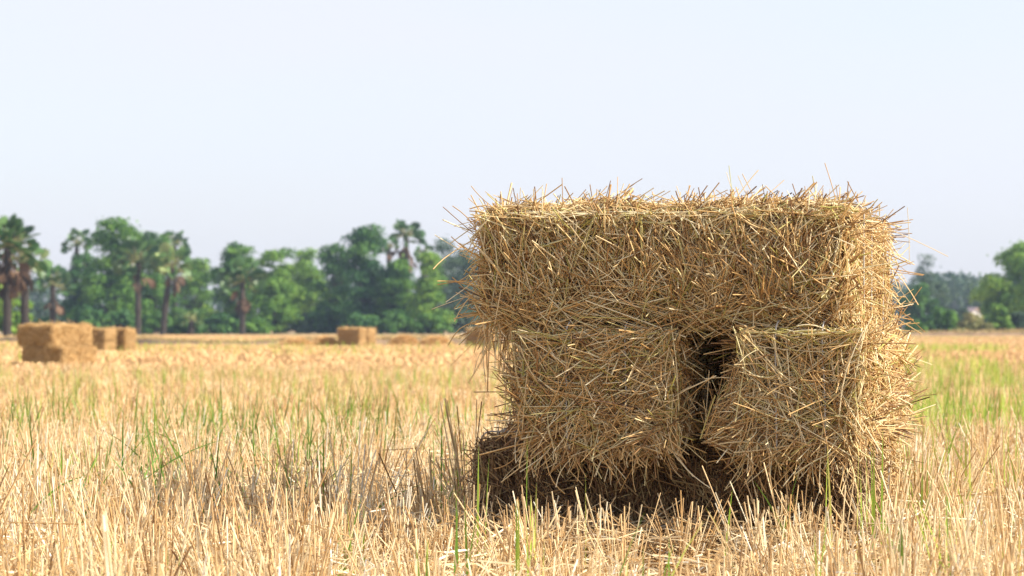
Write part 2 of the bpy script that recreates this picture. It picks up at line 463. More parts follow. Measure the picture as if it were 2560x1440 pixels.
def fringe(nh=900, edge_z=1, y0=-1, spread=1.0, lens=(.1, .34), uu=(-1, 1)):
    """loose straw lying along / over the front top edge"""
    def f(g, h, R):
        n = nh; K = 5
        x = R.uniform(uu[0], uu[1], n) * h[0]
        z = edge_z * h[2] + R.uniform(-.022, .014, n)
        y = np.where(R.random(n) < .55, y0 * (h[1] - .035) - y0 * R.uniform(-.0, .10, n), R.uniform(-.9, 1, n) * h[1])
        an = R.normal(0, .42, n); el = R.normal(-.02, .14, n)
        d = np.stack([np.cos(an), np.sin(an), el], -1) * np.where(R.random(n) < .5, 1, -1)[:, None]
        l = R.uniform(*lens, n)
        q = np.linspace(-.5, .5, K)
        P = np.stack([x, y, z], -1)[:, None] + d[:, None] * (q[None, :, None] * l[:, None, None])
        P[..., 2] -= (q[None, :] ** 2) * l[:, None] * R.uniform(0, .35, n)[:, None]
        P += (R.normal(0, .05, (n, 1, 3)) * (q[None, :, None] ** 2) * l[:, None, None] * 2)
        # those that reach beyond the front edge droop over it
        over = np.maximum(0, (y0 * P[..., 1]) - h[1] + .02)
        P[..., 1] -= y0 * over * .40; P[..., 2] -= over * .55
        over = np.maximum(0, np.abs(P[..., 0]) - h[0] + .01); P[..., 0] -= np.sign(P[..., 0]) * over * .6; P[..., 2] -= over * .5
        tubes(g, P, R.uniform(.0010, .0021, n), np.clip(.35 + .6 * R.beta(2.5, 2, n), 0, .93), 3, R)
    return f

def hanging(n=260, drop=(.03, .14)):
    """straws that hang from the front lower edge"""
    def f(g, h, R):
        K = 5
        x = R.uniform(-1, 1, n) * h[0] * .0 + R.uniform(-1, 1, n) * h[0]
        return x
    return f

def local_straws(g, P0, P1, sag, R, rad=(.0010, .0020), tint=(.4, .9), kink=.0):
    n = len(P0); K = 6
    q = np.linspace(0, 1, K)
    P = P0[:, None] * (1 - q)[None, :, None] + P1[:, None] * q[None, :, None]
    c = norm(R.normal(size=(n, 3))) * sag[:, None]
    P += c[:, None] * (np.sin(q * math.pi))[None, :, None]
    tubes(g, P, R.uniform(*rad, n), R.uniform(*tint, n), 3, R)

# --- middle layer: bales laid end-on to the camera (length along the stack's depth); local x = length -> rz maps x to depth
def softclip(v, lo, hi, R):
    """keep values inside -lo..hi with a ragged, not a straight, limit"""
    k = len(v)
    return np.clip(v, -lo * R.uniform(.84, 1.01, k), hi * R.uniform(.84, 1.01, k))

def mid_extra(front_sign, swoosh, gap_side, closing=False):
    def f(g, h, R):
        # local: x is length; the end facing the camera is x = front_sign*h
        fx = front_sign * h[0]
        # loose straw hanging beneath the front end over the bottom bale
        n = 230
        y = R.uniform(-1.0, 1.0, n) * h[1]; z = -h[2] + R.uniform(-.02, .08, n)
        P0 = np.stack([fx + front_sign * R.uniform(-.01, .02, n), y, z], -1)
        d = np.stack([front_sign * R.uniform(-.01, .05, n), R.normal(0, .055, n), -R.uniform(.02, .12, n)], -1)
        local_straws(g, P0, P0 + d, R.uniform(0, .02, n), R, tint=(.1, .9))
        # long sweeping straws across the front face
        n = 420
        y = R.uniform(-1.05, .9, n) * h[1]; z = R.uniform(-1.0, .98, n) * h[2]
        P0 = np.stack([fx + front_sign * R.uniform(.0, .02, n), y, z], -1)
        a = R.normal(swoosh, .75, n) + np.where(R.random(n) < .25, 1.4, 0); l = R.uniform(.12, .34, n)
        P1 = P0 + np.stack([front_sign * R.uniform(-.015, .03, n), np.cos(a) * l * R.choice([-1, 1], n), np.sin(a) * l * R.choice([-1, 1], n)], -1)
        P1[:, 1] = softclip(P1[:, 1], h[1] * 1.06, h[1] * 1.06, R)
        P1[:, 2] = softclip(P1[:, 2], h[2] * 1.25, h[2] * 1.05, R)
        local_straws(g, P0, P1, R.uniform(0, .035, n), R, tint=(.3, .97))
        n = 110
        P0 = np.stack([fx + front_sign * R.uniform(.004, .022, n), R.uniform(-.95, .95, n) * h[1], R.uniform(-.9, .98, n) * h[2]], -1)
        a = R.uniform(0, math.pi, n); l = R.uniform(.05, .14, n)
        Pm = P0 + np.stack([front_sign * R.uniform(0, .015, n), np.cos(a) * l, np.sin(a) * l], -1)
        a2 = a + R.normal(0, .6, n) * (R.random(n) < .4)
        P1 = Pm + np.stack([-front_sign * R.uniform(0, .015, n), np.cos(a2) * l, np.sin(a2) * l], -1)
        for Q in (Pm, P1):
            Q[:, 1] = softclip(Q[:, 1], h[1] * 1.04, h[1] * 1.04, R); Q[:, 2] = softclip(Q[:, 2], h[2] * 1.3, h[2] * 1.0, R)
        tubes(g, np.stack([P0, (P0 + Pm) / 2, Pm, (Pm + P1) / 2, P1], 1), R.uniform(.0012, .0027, n), R.uniform(.7, .99, n), 3, R)
        if closing:
            n = 1500
            t_ = R.random(n)
            y = -gap_side * -1 * h[1] * 0 + gap_side * (h[1] + R.uniform(-.03, .125, n) * t_ ** .7)
            z = -h[2] + (.03 + .17 * (1 - t_)) * R.random(n) ** .8
            P0 = np.stack([fx - front_sign * R.uniform(-.01, .10, n), y, z], -1)
            a = R.normal(.45, .5, n); l = R.uniform(.05, .17, n)
            P1 = P0 + np.stack([front_sign * R.uniform(-.02, .02, n), -gap_side * np.cos(a) * l, np.sin(a) * l], -1)
            P0[:, 1] = softclip(P0[:, 1], h[1] - .12, h[1] + .12, R)
            local_straws(g, P0, P1, R.uniform(0, .02, n), R, tint=(.1, .95))
        # straw sticking sideways into the gap
        for sy in (-1, 1):
            n = 10 if (sy == gap_side or not closing) else 40
            P0 = np.stack([fx - front_sign * R.uniform(0, .12, n), np.full(n, sy * h[1] * .93), R.uniform(-.9, .9, n) * h[2]], -1)
            d = np.stack([front_sign * R.uniform(0, .05, n), sy * R.uniform(.01, .065, n), R.normal(0, .04, n)], -1)
            local_straws(g, P0, P0 + d, R.uniform(0, .012, n), R, tint=(.3, .9))
    return f

def top_extra(g, h, R):
    fringe(1500, 1, -1, lens=(.08, .30), uu=(-.97, .95))(g, h, R)
    fringe(1300, 1, -1, lens=(.05, .16), uu=(-.97, .96))(g, h, R)
    # loose straw along the lower front edge where it meets the bales beneath
    n = 330
    x = R.uniform(-1, 1, n) * h[0]
    P0 = np.stack([x, -h[1] - R.uniform(-.01, .02, n), -h[2] + R.uniform(-.035, .05, n)], -1)
    an = R.normal(0, .55, n); l = R.uniform(.08, .3, n)
    P1 = P0 + np.stack([np.cos(an) * l * R.choice([-1, 1], n), R.uniform(-.02, .01, n), np.sin(an) * l], -1)
    P1[:, 0] = softclip(P1[:, 0], h[0] * 1.04, h[0] * 1.04, R); P1[:, 2] = softclip(P1[:, 2], h[2] - .07, h[2], R)
    local_straws(g, P0, P1, R.uniform(0, .02, n), R, tint=(.3, .93))
    # long straws lying across the front face
    n = 420
    P0 = np.stack([R.uniform(-1, 1, n) * h[0], -h[1] - R.uniform(-.004, .022, n), R.uniform(-.95, .95, n) * h[2]], -1)
    an = R.uniform(0, math.pi, n); l = R.uniform(.08, .24, n)
    P1 = P0 + np.stack([np.cos(an) * l, R.uniform(-.03, .012, n), np.sin(an) * l], -1)
    P1[:, 0] = softclip(P1[:, 0], h[0] * 1.08, h[0] * 1.08, R); P1[:, 2] = softclip(P1[:, 2], h[2] * 1.2, h[2] * 1.06, R)
    local_straws(g, P0, P1, R.uniform(0, .03, n), R, tint=(.45, .97))
    # a sprinkling of long pale straws and flat leaves, some kinked
    for sgn in (0, 1):
        n = 90
        P0 = np.stack([R.uniform(-.98, .95, n) * h[0], -h[1] - R.uniform(.002, .022, n), R.uniform(-.95, .98, n) * h[2]], -1)
        an = R.uniform(0, math.pi, n); l = R.uniform(.05, .16, n)
        Pm = P0 + np.stack([np.cos(an) * l, R.uniform(-.02, .004, n), np.sin(an) * l], -1)
        an2 = an + R.normal(0, .9 * sgn + .05, n)
        P1 = Pm + np.stack([np.cos(an2) * l * .8, R.uniform(-.01, .02, n), np.sin(an2) * l * .8], -1)
        for Q in (Pm, P1):
            Q[:, 0] = softclip(Q[:, 0], h[0] * 1.05, h[0] * 1.02, R); Q[:, 2] = softclip(Q[:, 2], h[2] * 1.3, h[2] * 1.03, R)
        tubes(g, np.stack([P0, (P0 + Pm) / 2, Pm, (Pm + P1) / 2, P1], 1), R.uniform(.0012, .0028, n), R.uniform(.7, .99, n), 3, R)
    # ragged left end: straws reaching out and hanging beneath the overhang
    n = 150
    P0 = np.stack([-h[0] + R.uniform(-.01, .05, n), R.uniform(-1, .2, n) * h[1], R.uniform(-1, 1, n) * h[2]], -1)
    P1 = P0 + np.stack([-R.uniform(.02, .11, n), R.normal(0, .05, n), R.normal(-.02, .06, n)], -1)
    local_straws(g, P0, P1, R.uniform(0, .03, n), R, tint=(.3, .9))
    n = 70
    P0 = np.stack([-h[0] + R.uniform(.0, .16, n), -h[1] + R.uniform(-.01, .1, n), -h[2] + R.uniform(0, .05, n)], -1)
    P1 = P0 + np.stack([R.normal(0, .03, n), R.normal(0, .02, n), -R.uniform(.03, .2, n)], -1)
    local_straws(g, P0, P1, R.uniform(0, .02, n), R, tint=(.3, .9))
    n = 14
    P0 = np.stack([-h[0] + R.uniform(.07, .13, n), -h[1] + R.uniform(-.005, .05, n), np.full(n, -h[2] + .03)], -1)
    P1 = P0 + np.stack([R.normal(0, .015, n), R.normal(0, .01, n), -R.uniform(.12, .30, n)], -1)
    local_straws(g, P0, P1, R.uniform(0, .01, n), R, rad=(.0012, .002), tint=(.6, .9))
    # the few long straws that stand clear of the outline (x, z offsets in metres from the bale's centre, as in the photograph)
    S = [(-.50, .17, -.59, .245), (-.47, .18, -.53, .225), (-.42, .18, -.43, .235), (-.36, .18, -.355, .245), (-.31, .18, -.305, .26), (-.19, .17, -.10, .245),
         (.19, .17, .12, .225), (.23, .17, .15, .215), (.20, .19, .26, .27), (.33, .17, .27, .23), (.47, .17, .435, .29), (.50, .17, .505, .235), (.505, .235, .53, .18),
         (.55, .10, .66, .165), (.66, .165, .665, .02), (.55, .13, .77, .03), (.55, .06, .68, -.10), (.54, .0, .70, -.02), (.55, -.05, .67, -.14), (.54, .04, .62, .12), (.54, -.02, .67, .02),
         (-.52, .08, -.64, .18), (-.54, .03, -.66, .10), (-.53, -.02, -.67, -.04), (-.52, -.05, -.70, -.11), (-.54, .12, -.60, .13), (-.53, -.12, -.61, -.02)]
    S = np.array(S)
    n = len(S)
    P0 = np.stack([S[:, 0], -h[1] * R.uniform(.2, .95, n), S[:, 1]], -1); P1 = np.stack([S[:, 2], P0[:, 1] + R.normal(0, .03, n), S[:, 3]], -1)
    P1[14 - 0:15, 1] = P0[14:15, 1]
    local_straws(g, P0, P1, R.uniform(0, .012, n), R, rad=(.0010, .0017), tint=(.1, .8))

def place_stack():
    LM = .96
    rzx = -TH                                   # local x along U
    rzd = math.radians(90) - TH                 # local x along V (depth); local y along -U
    # middle layer (end-on). local x -> V, so the end facing us is x = -h
    c = sp(.235, LM / 2)
    near_bale(11, "straw bale lying end-on in the big stack's middle layer, left of the dark gap", (c[0], c[1], .452 + .160), rzd, LM, .44, .322, 38000, 'swirl', extra=mid_extra(-1, .35, -1), hide_back=.7, stray=.010, corner=.07)
    c = sp(.799, LM / 2 - .01)
    near_bale(12, "straw bale lying end-on right of the dark gap, right side lit orange", (c[0], c[1], .452 + .160), rzd, LM, .34, .322, 38000, 'swirl', extra=mid_extra(-1, .15, 1, True), hide_back=1.0, stray=.014, corner=.07)
    # top layer (crosswise)
    c = sp(.412, .245)
    near_bale(21, "long straw bale lying crosswise on top of the big stack with frayed pale upper edge", (c[0], c[1], .775 + .163), rzx, 1.035, .47, .322, 62000, 'vertical', extra=top_extra, hide_back=.3, stray=.012, pinch=.004, slen=(.07, .20), corner=.085, end_loose=.5, creases=(-.22, .01, .235))
    c = sp(.418, .735)
    near_bale(22, "rear straw bale on top of the big stack, only its sunlit right end showing", (c[0], c[1], .775 + .158), rzx, 1.02, .45, .312, 12000, 'vertical', extra=fringe(500, 1, -1), hide_back=1, stray=.03, pinch=.004)
    # bottom layer (crosswise, set back under the middle one)
    c = sp(.375, .18 + .235)
    near_bale(31, "dark shaded front bale at the bottom of the big stack, left end sticking out", (c[0], c[1], .27), rzx, 1.10, .47, .36, 30000, 'vertical', mat='straw_shaded', corner=.08, hide_back=.3, stray=.012, slen=(.05, .16), pinch=.004)
    c = sp(.35, .13 + .72)
    near_bale(32, "rear bottom bale of the big stack, frayed top showing behind the shaded one", (c[0], c[1], .28), rzx, 1.14, .46, .37, 15000, 'vertical', mat='straw', tip=math.radians(2.5), hide_back=1, stray=.02, slen=(.06, .18), pinch=.004)
place_stack()

# --- distant bales
FAR_PROTO = {}
def far_proto(kind, seed, L, Wd, H):
    g, h, r, pins = bale_geo(seed, L, Wd, H, 3200, slen=(.10, .30), rad=(.003, .005), grain=kind, hide_back=1, stray=.02, core_tint=.5)
    g.v = [v + np.array([0, 0, H / 2], np.float32) for v in g.v]
    o = g.build("straw_bale", [M['straw_gold'], M['far_core']])
    return o
protos = [far_proto('vertical', 101, 1.05, .48, .40), far_proto('swirl', 102, 1.05, .48, .40), far_proto('vertical', 103, 1.0, .46, .345), far_proto('swirl', 104, 1.0, .46, .345)]
used = [False] * len(protos)
def far_bale(k, x, y, z, rz, label, group):
    if not used[k]:
        o = protos[k]; used[k] = True
    else:
        o = protos[k].copy(); COL.objects.link(o)
    q_ = math.sin(x * 37.1 + z * 11 + y * 3); o.location = (x, y, z); o.rotation_euler = (.012 * q_, .02 * math.sin(q_ * 9), rz + .04 * math.sin(q_ * 5 + 1))
    tag(o, label, 'hay bale', group)
    return o

def corner_stack(pxc, D, yaw_deg):
    """corner nearest the camera at pixel column pxc; returns placer in stack coords (u along the shaded face to the left, w along the lit face)"""
    th = math.radians(yaw_deg)
    c = np.array([px(pxc, D), D])
    ul = np.array([-math.cos(th), math.sin(th)])       # from the corner to the left along the shaded face
    wl = np.array([math.sin(th), math.cos(th)])        # from the corner to the right/back along the lit face
    def place(k, u0, w0, z, along_u, label, group, L, Wd):
        if along_u: cc = c + ul * (u0 + L / 2) + wl * (w0 + Wd / 2); rz = math.atan2(-ul[1], -ul[0])
        else: cc = c + ul * (u0 + Wd / 2) + wl * (w0 + L / 2); rz = math.atan2(wl[1], wl[0])
        return far_bale(k, cc[0], cc[1], z, rz, label, group)
    return place

gA = "straw bales of the far left stack"
P = corner_stack(155, 45, 34)
P(0, 0, 0, 0, True, "lower front bale of the far left stack, its long shaded side facing the camera", gA, 1.05, .48)
P(0, .02, .50, .0, True, "lower rear bale of the far left stack, sunlit end at its right foot", gA, 1.05, .48)
P(1, .22, .0, .405, False, "upper bale of the far left stack with its long golden side in full sun", gA, 1.05, .48)
P(1, .72, .02, .40, False, "upper bale of the far left stack, its shaded end at the left below the treetops", gA, 1.05, .48)
gB = "straw bales of the stack right behind the far left one"
P = corner_stack(262, 70, 38)
P(2, 0, 0, 0, True, "lower front bale of the low stack just right of the far left stack", gB, 1.0, .46)
P(2, .0, .02, .35, True, "upper front bale of the low stack just right of the far left stack", gB, 1.0, .46)
P(3, -.22, .60, 0, True, "lower bale beyond the narrow dark gap of the low stack at the left", gB, 1.0, .46)
P(3, -.20, .60, .35, True, "upper bale beyond the narrow dark gap of the low stack at the left", gB, 1.0, .46)
gC = "straw bales of the small stack in mid field by the earth bank"
P = corner_stack(899, 87, 33)
P(2, 0, 0, 0, True, "lower front bale of the small stack standing alone before the earth bank", gC, 1.0, .46)
P(3, 0, 0, .345, True, "upper front bale of the small stack standing alone before the earth bank", gC, 1.0, .46)
P(3, -.05, .49, 0, True, "lower rear bale of the small stack before the earth bank, end in sun", gC, 1.0, .46)
P(2, -.05, .49, .345, True, "upper rear bale of the small stack before the earth bank, end in sun", gC, 1.0, .46)
gD = "straw bales far behind the left edge of the big stack"
P = corner_stack(1226, 82, 30)
P(3, 0, 0, 0, True, "lower distant bale peeping out behind the left edge of the big stack", gD, 1.0, .46)
P(2, 0, 0, .345, True, "upper distant bale peeping out behind the left edge of the big stack", gD, 1.0, .46)

# ------------------------------------------------------------ stubble
def in_stack(x, y, m=0.03):
    d = np.stack([x, y], -1) - A0
    u = d @ U; v = d @ V_
    return (u > -.19 - m) & (u < .98 + m) & (v > .05 - m) & (v < 1.1 + m)

def scatter(R, D0, D1, dens, margin=1.2, power=True):
    """points uniformly over the wedge the camera sees, D0..D1 metres away"""
    f = .4236
    area = f / 2 * (D1 ** 2 - D0 ** 2) + 2 * margin * (D1 - D0)
    n = int(area * dens)
    D = np.sqrt(R.uniform(D0 ** 2, D1 ** 2, int(n * 1.5)))
    # accept-reject so that density is even including the margin
    wdt = f * D + 2 * margin
    keep = R.random(len(D)) < (wdt / D) / ((f * D0 + 2 * margin) / D0)
    D = D[keep]
    while len(D) < n:
        E = np.sqrt(R.uniform(D0 ** 2, D1 ** 2, n)); we = f * E + 2 * margin
        D = np.concatenate([D, E[R.random(n) < (we / E) / ((f * D0 + 2 * margin) / D0)]])
    D = D[:n]
    X = R.uniform(-.5, .5, n) * (f * D + 2 * margin)
    return X, D

def trampled(x, y):
    """0..1: where stubble is flattened (in front of the stack and along a worn line)"""
    t = np.exp(-(((x - px(1680, 6.2)) / .13) ** 2 + ((y - 6.15) / .42) ** 2))
    t = np.maximum(t, .8 * np.exp(-(((x - px(1790, 5.0)) / .10) ** 2 + ((y - 4.9) / .5) ** 2)))
    return t

def stub_h(x, y):
    a = vnoise(x * .8 + 5, y * .5 + 2, 21)
    b = vnoise(x * 3.1, y * 2.3, 22)
    c = np.exp(-((x - px(1285, 6.0)) / .10) ** 2 - ((y - 6.1) / .3) ** 2) * .09
    low = np.exp(-((x - px(1650, 5.8)) / .42) ** 2 - ((y - 5.6) / .9) ** 2) * .05
    near = np.clip((12 - y) / 4, 0, 1) * .045 + np.clip((6.6 - y) / .8, 0, 1) * .02
    return .13 + .10 * a + .08 * b + c * .6 + near - low * 1.5 + (x < -.05) * (.055 * np.exp(-((y - 7.9) / .9) ** 2) - .05 * np.exp(-((y - 6.2) / .6) ** 2))

def strands(g, R, x, y, hgt, lean, rad, tint, K=3, sides=2, curve=.1, z0=0.0):
    n = len(x)
    az = R.uniform(0, 2 * math.pi, n)
    q = np.linspace(0, 1, K)
    lx = np.cos(az) * lean; ly = np.sin(az) * lean
    P = np.zeros((n, K, 3))
    P[..., 0] = x[:, None] + lx[:, None] * hgt[:, None] * q[None, :] ** 1.3
    P[..., 1] = y[:, None] + ly[:, None] * hgt[:, None] * q[None, :] ** 1.3
    P[..., 2] = z0 + hgt[:, None] * q[None, :] * (1 - .25 * np.minimum(lean, 1.5)[:, None] * q[None, :])
    tubes(g, P, rad, tint, sides, R)

def clump_strands(g, R, cx, cy, per, hscale, rad, spread, K=3, sides=2, tint_shift=0.0):
    n = len(cx)
    hh = stub_h(cx, cy) * hscale * R.uniform(.75, 1.2, n)
    ct = R.normal(0, .13, n)
    ca = R.uniform(0, 2 * math.pi, n); cl = np.abs(R.normal(0, .12, n))
    x = np.repeat(cx, per); y = np.repeat(cy, per); h = np.repeat(hh, per)
    m = len(x)
    a = R.uniform(0, 2 * math.pi, m); r = np.sqrt(R.random(m)) * spread
    ox = np.cos(a) * r; oy = np.sin(a) * r
    lean = .08 + .32 * R.random(m) ** 1.5
    P = np.zeros((m, K, 3)); q = np.linspace(0, 1, K)
    h = h * R.uniform(.55, 1.12, m)
    lx = np.cos(a) * lean + np.repeat(np.cos(ca) * cl, per) + R.normal(0, .09, m)
    ly = np.sin(a) * lean + np.repeat(np.sin(ca) * cl, per) + R.normal(0, .09, m)
    P[..., 0] = (x + ox)[:, None] + lx[:, None] * h[:, None] * q[None] ** 1.2
    P[..., 1] = (y + oy)[:, None] + ly[:, None] * h[:, None] * q[None] ** 1.2
    P[..., 2] = h[:, None] * q[None]
    # snapped straws
    sn = R.random(m) < .22
    P[sn, -1, 2] = P[sn, -2, 2] - R.uniform(-.02, .05, sn.sum()); P[sn, -1, 0] += R.normal(0, .05, sn.sum())
    tint = np.clip(.52 + np.repeat(ct, per) + R.normal(0, .2, m) + tint_shift, 0, 1)
    tubes(g, P, R.uniform(*rad, m), tint, sides, R)

def make_stubble():
    R = rng(5)
    g = Geo()
    # near field, every stalk
    x, y = scatter(R, 3.6, 13.5, 30)
    k = ~in_stack(x, y) & (R.random(len(x)) > trampled(x, y) * 1.2) & (R.random(len(x)) < .35 + .9 * vnoise(x * 2.2, y * 1.6, 31))
    clump_strands(g, R, x[k], y[k], 20, 1.0, (.0011, .0024), .036, K=4, sides=3, tint_shift=-.04)
    # single stalks, thinner, shorter, more chaotic
    x, y = scatter(R, 3.6, 13.5, 620)
    k = ~in_stack(x, y)
    x, y = x[k], y[k]
    tr = trampled(x, y)
    h = stub_h(x, y) * R.uniform(.25, .95, len(x)) * (1 - .8 * tr)
    strands(g, R, x, y, h, np.abs(R.normal(0, .75, len(x))), R.uniform(.0009, .0020, len(x)), np.clip(R.normal(.55, .22, len(x)), 0, 1), K=3, sides=2)
    # fallen litter
    x, y = scatter(R, 3.6, 13.5, 620)
    k = ~in_stack(x, y); x, y = x[k], y[k]; n = len(x)
    l = R.uniform(.06, .26, n); a = R.uniform(0, 2 * math.pi, n); el = R.normal(0, .22, n)
    q = np.linspace(-.5, .5, 4)
    z = R.uniform(.005, .17, n) * R.random(n) + .01
    P = np.stack([x, y, z], -1)[:, None] + np.stack([np.cos(a), np.sin(a), el], -1)[:, None] * (q[None, :, None] * l[:, None, None])
    P += R.normal(0, .02, (n, 4, 3)) * np.array([1, 1, .4])
    P[..., 2] = np.maximum(P[..., 2], .004)
    tubes(g, P, R.uniform(.0011, .0024, n), np.clip(R.normal(.6, .22, n), 0, 1), 2, R)
    # straw spilled round the foot of the stack
    n = 2600
    uu = R.uniform(-.35, 1.25, n); vv = .12 - np.abs(R.normal(0, .22, n)); vv = np.where((uu < -.2) | (uu > 1.0), R.uniform(-.3, 1.0, n), vv)
    c = A0[None] + uu[:, None] * U[None] + vv[:, None] * V_[None]
    l = R.uniform(.05, .24, n); a = R.uniform(0, 2 * math.pi, n); el = R.normal(0, .35, n)
    P = np.stack([c[:, 0], c[:, 1], R.uniform(.01, .17, n) * np.exp(-np.abs(vv) * 2)], -1)[:, None] + np.stack([np.cos(a), np.sin(a), el], -1)[:, None] * (q[None, :, None] * l[:, None, None])
    P += R.normal(0, .008, (n, 4, 3)); P[..., 2] = np.maximum(P[..., 2], .004)
    tubes(g, P, R.uniform(.001, .0022, n), np.clip(R.normal(.35, .25, n), 0, 1), 3, R)
    lift(g)
    o = g.build("stubble", M['stubble']); tag(o, "pale cut rice stubble standing across the near field", "stubble", kind='stuff')
    # mid field
    g = Geo()
    x, y = scatter(R, 13.5, 42, 24, 1.5)
    k = R.random(len(x)) < .4 + .9 * vnoise(x * 1.2, y * .8, 32)
    clump_strands(g, R, x[k], y[k], 13, .66, (.0013, .0029), .05, K=3, sides=2, tint_shift=-.24)
    x, y = scatter(R, 13.5, 42, 170, 1.5)
    strands(g, R, x, y, stub_h(x, y) * R.uniform(.3, .7, len(x)), np.abs(R.normal(0, .4, len(x))), R.uniform(.0015, .003, len(x)), np.clip(R.normal(.32, .24, len(x)), 0, 1), K=2)
    lift(g)
    o = g.build("stubble", M['stubble']); tag(o, "golden cut rice stubble in the middle of the field behind the stack", "stubble", kind='stuff')
    # far field
    g = Geo()
    x, y = scatter(R, 42, 178, 26, 3)
    n = len(x)
    gp = vnoise(x * .05 + 3, y * .035, 41)
    t = np.clip(R.normal(.32, .16, n), 0, .85)
    gr = R.random(n) < np.clip((gp - .55) * .9, 0, .35)
    t[gr] = R.uniform(.85, 1, gr.sum())
    strands(g, R, x, y, (.08 + .07 * vnoise(x * .3, y * .3, 8)) * R.uniform(.6, 1.2, n), np.abs(R.normal(0, .35, n)), R.uniform(.012, .03, n), t, K=2)
    o = g.build("stubble", M['stubble_far']); tag(o, "far golden stubble reaching back to the earth bank and trees", "stubble", kind='stuff')
make_stubble()

# ------------------------------------------------------------ green blades
def blades(g, R, x, y, hgt, rad, tint, lean):
    n = len(x); K = 6
    q = np.linspace(0, 1, K)
    az = R.uniform(0, 2 * math.pi, n)
    P = np.zeros((n, K, 3))
    b = R.uniform(0, .5, n)
    hx = np.cos(az) * lean; hy = np.sin(az) * lean
    P[..., 0] = x[:, None] + hx[:, None] * hgt[:, None] * (q[None] * .6 + b[:, None] * q[None] ** 2)
    P[..., 1] = y[:, None] + hy[:, None] * hgt[:, None] * (q[None] * .6 + b[:, None] * q[None] ** 2)
    P[..., 2] = hgt[:, None] * q[None] * (1 - .35 * lean[:, None] * q[None])
    prof = np.array([.5, .85, 1, .9, .6, .08])
    tubes(g, P, rad[:, None] * prof[None], tint, 2, R)

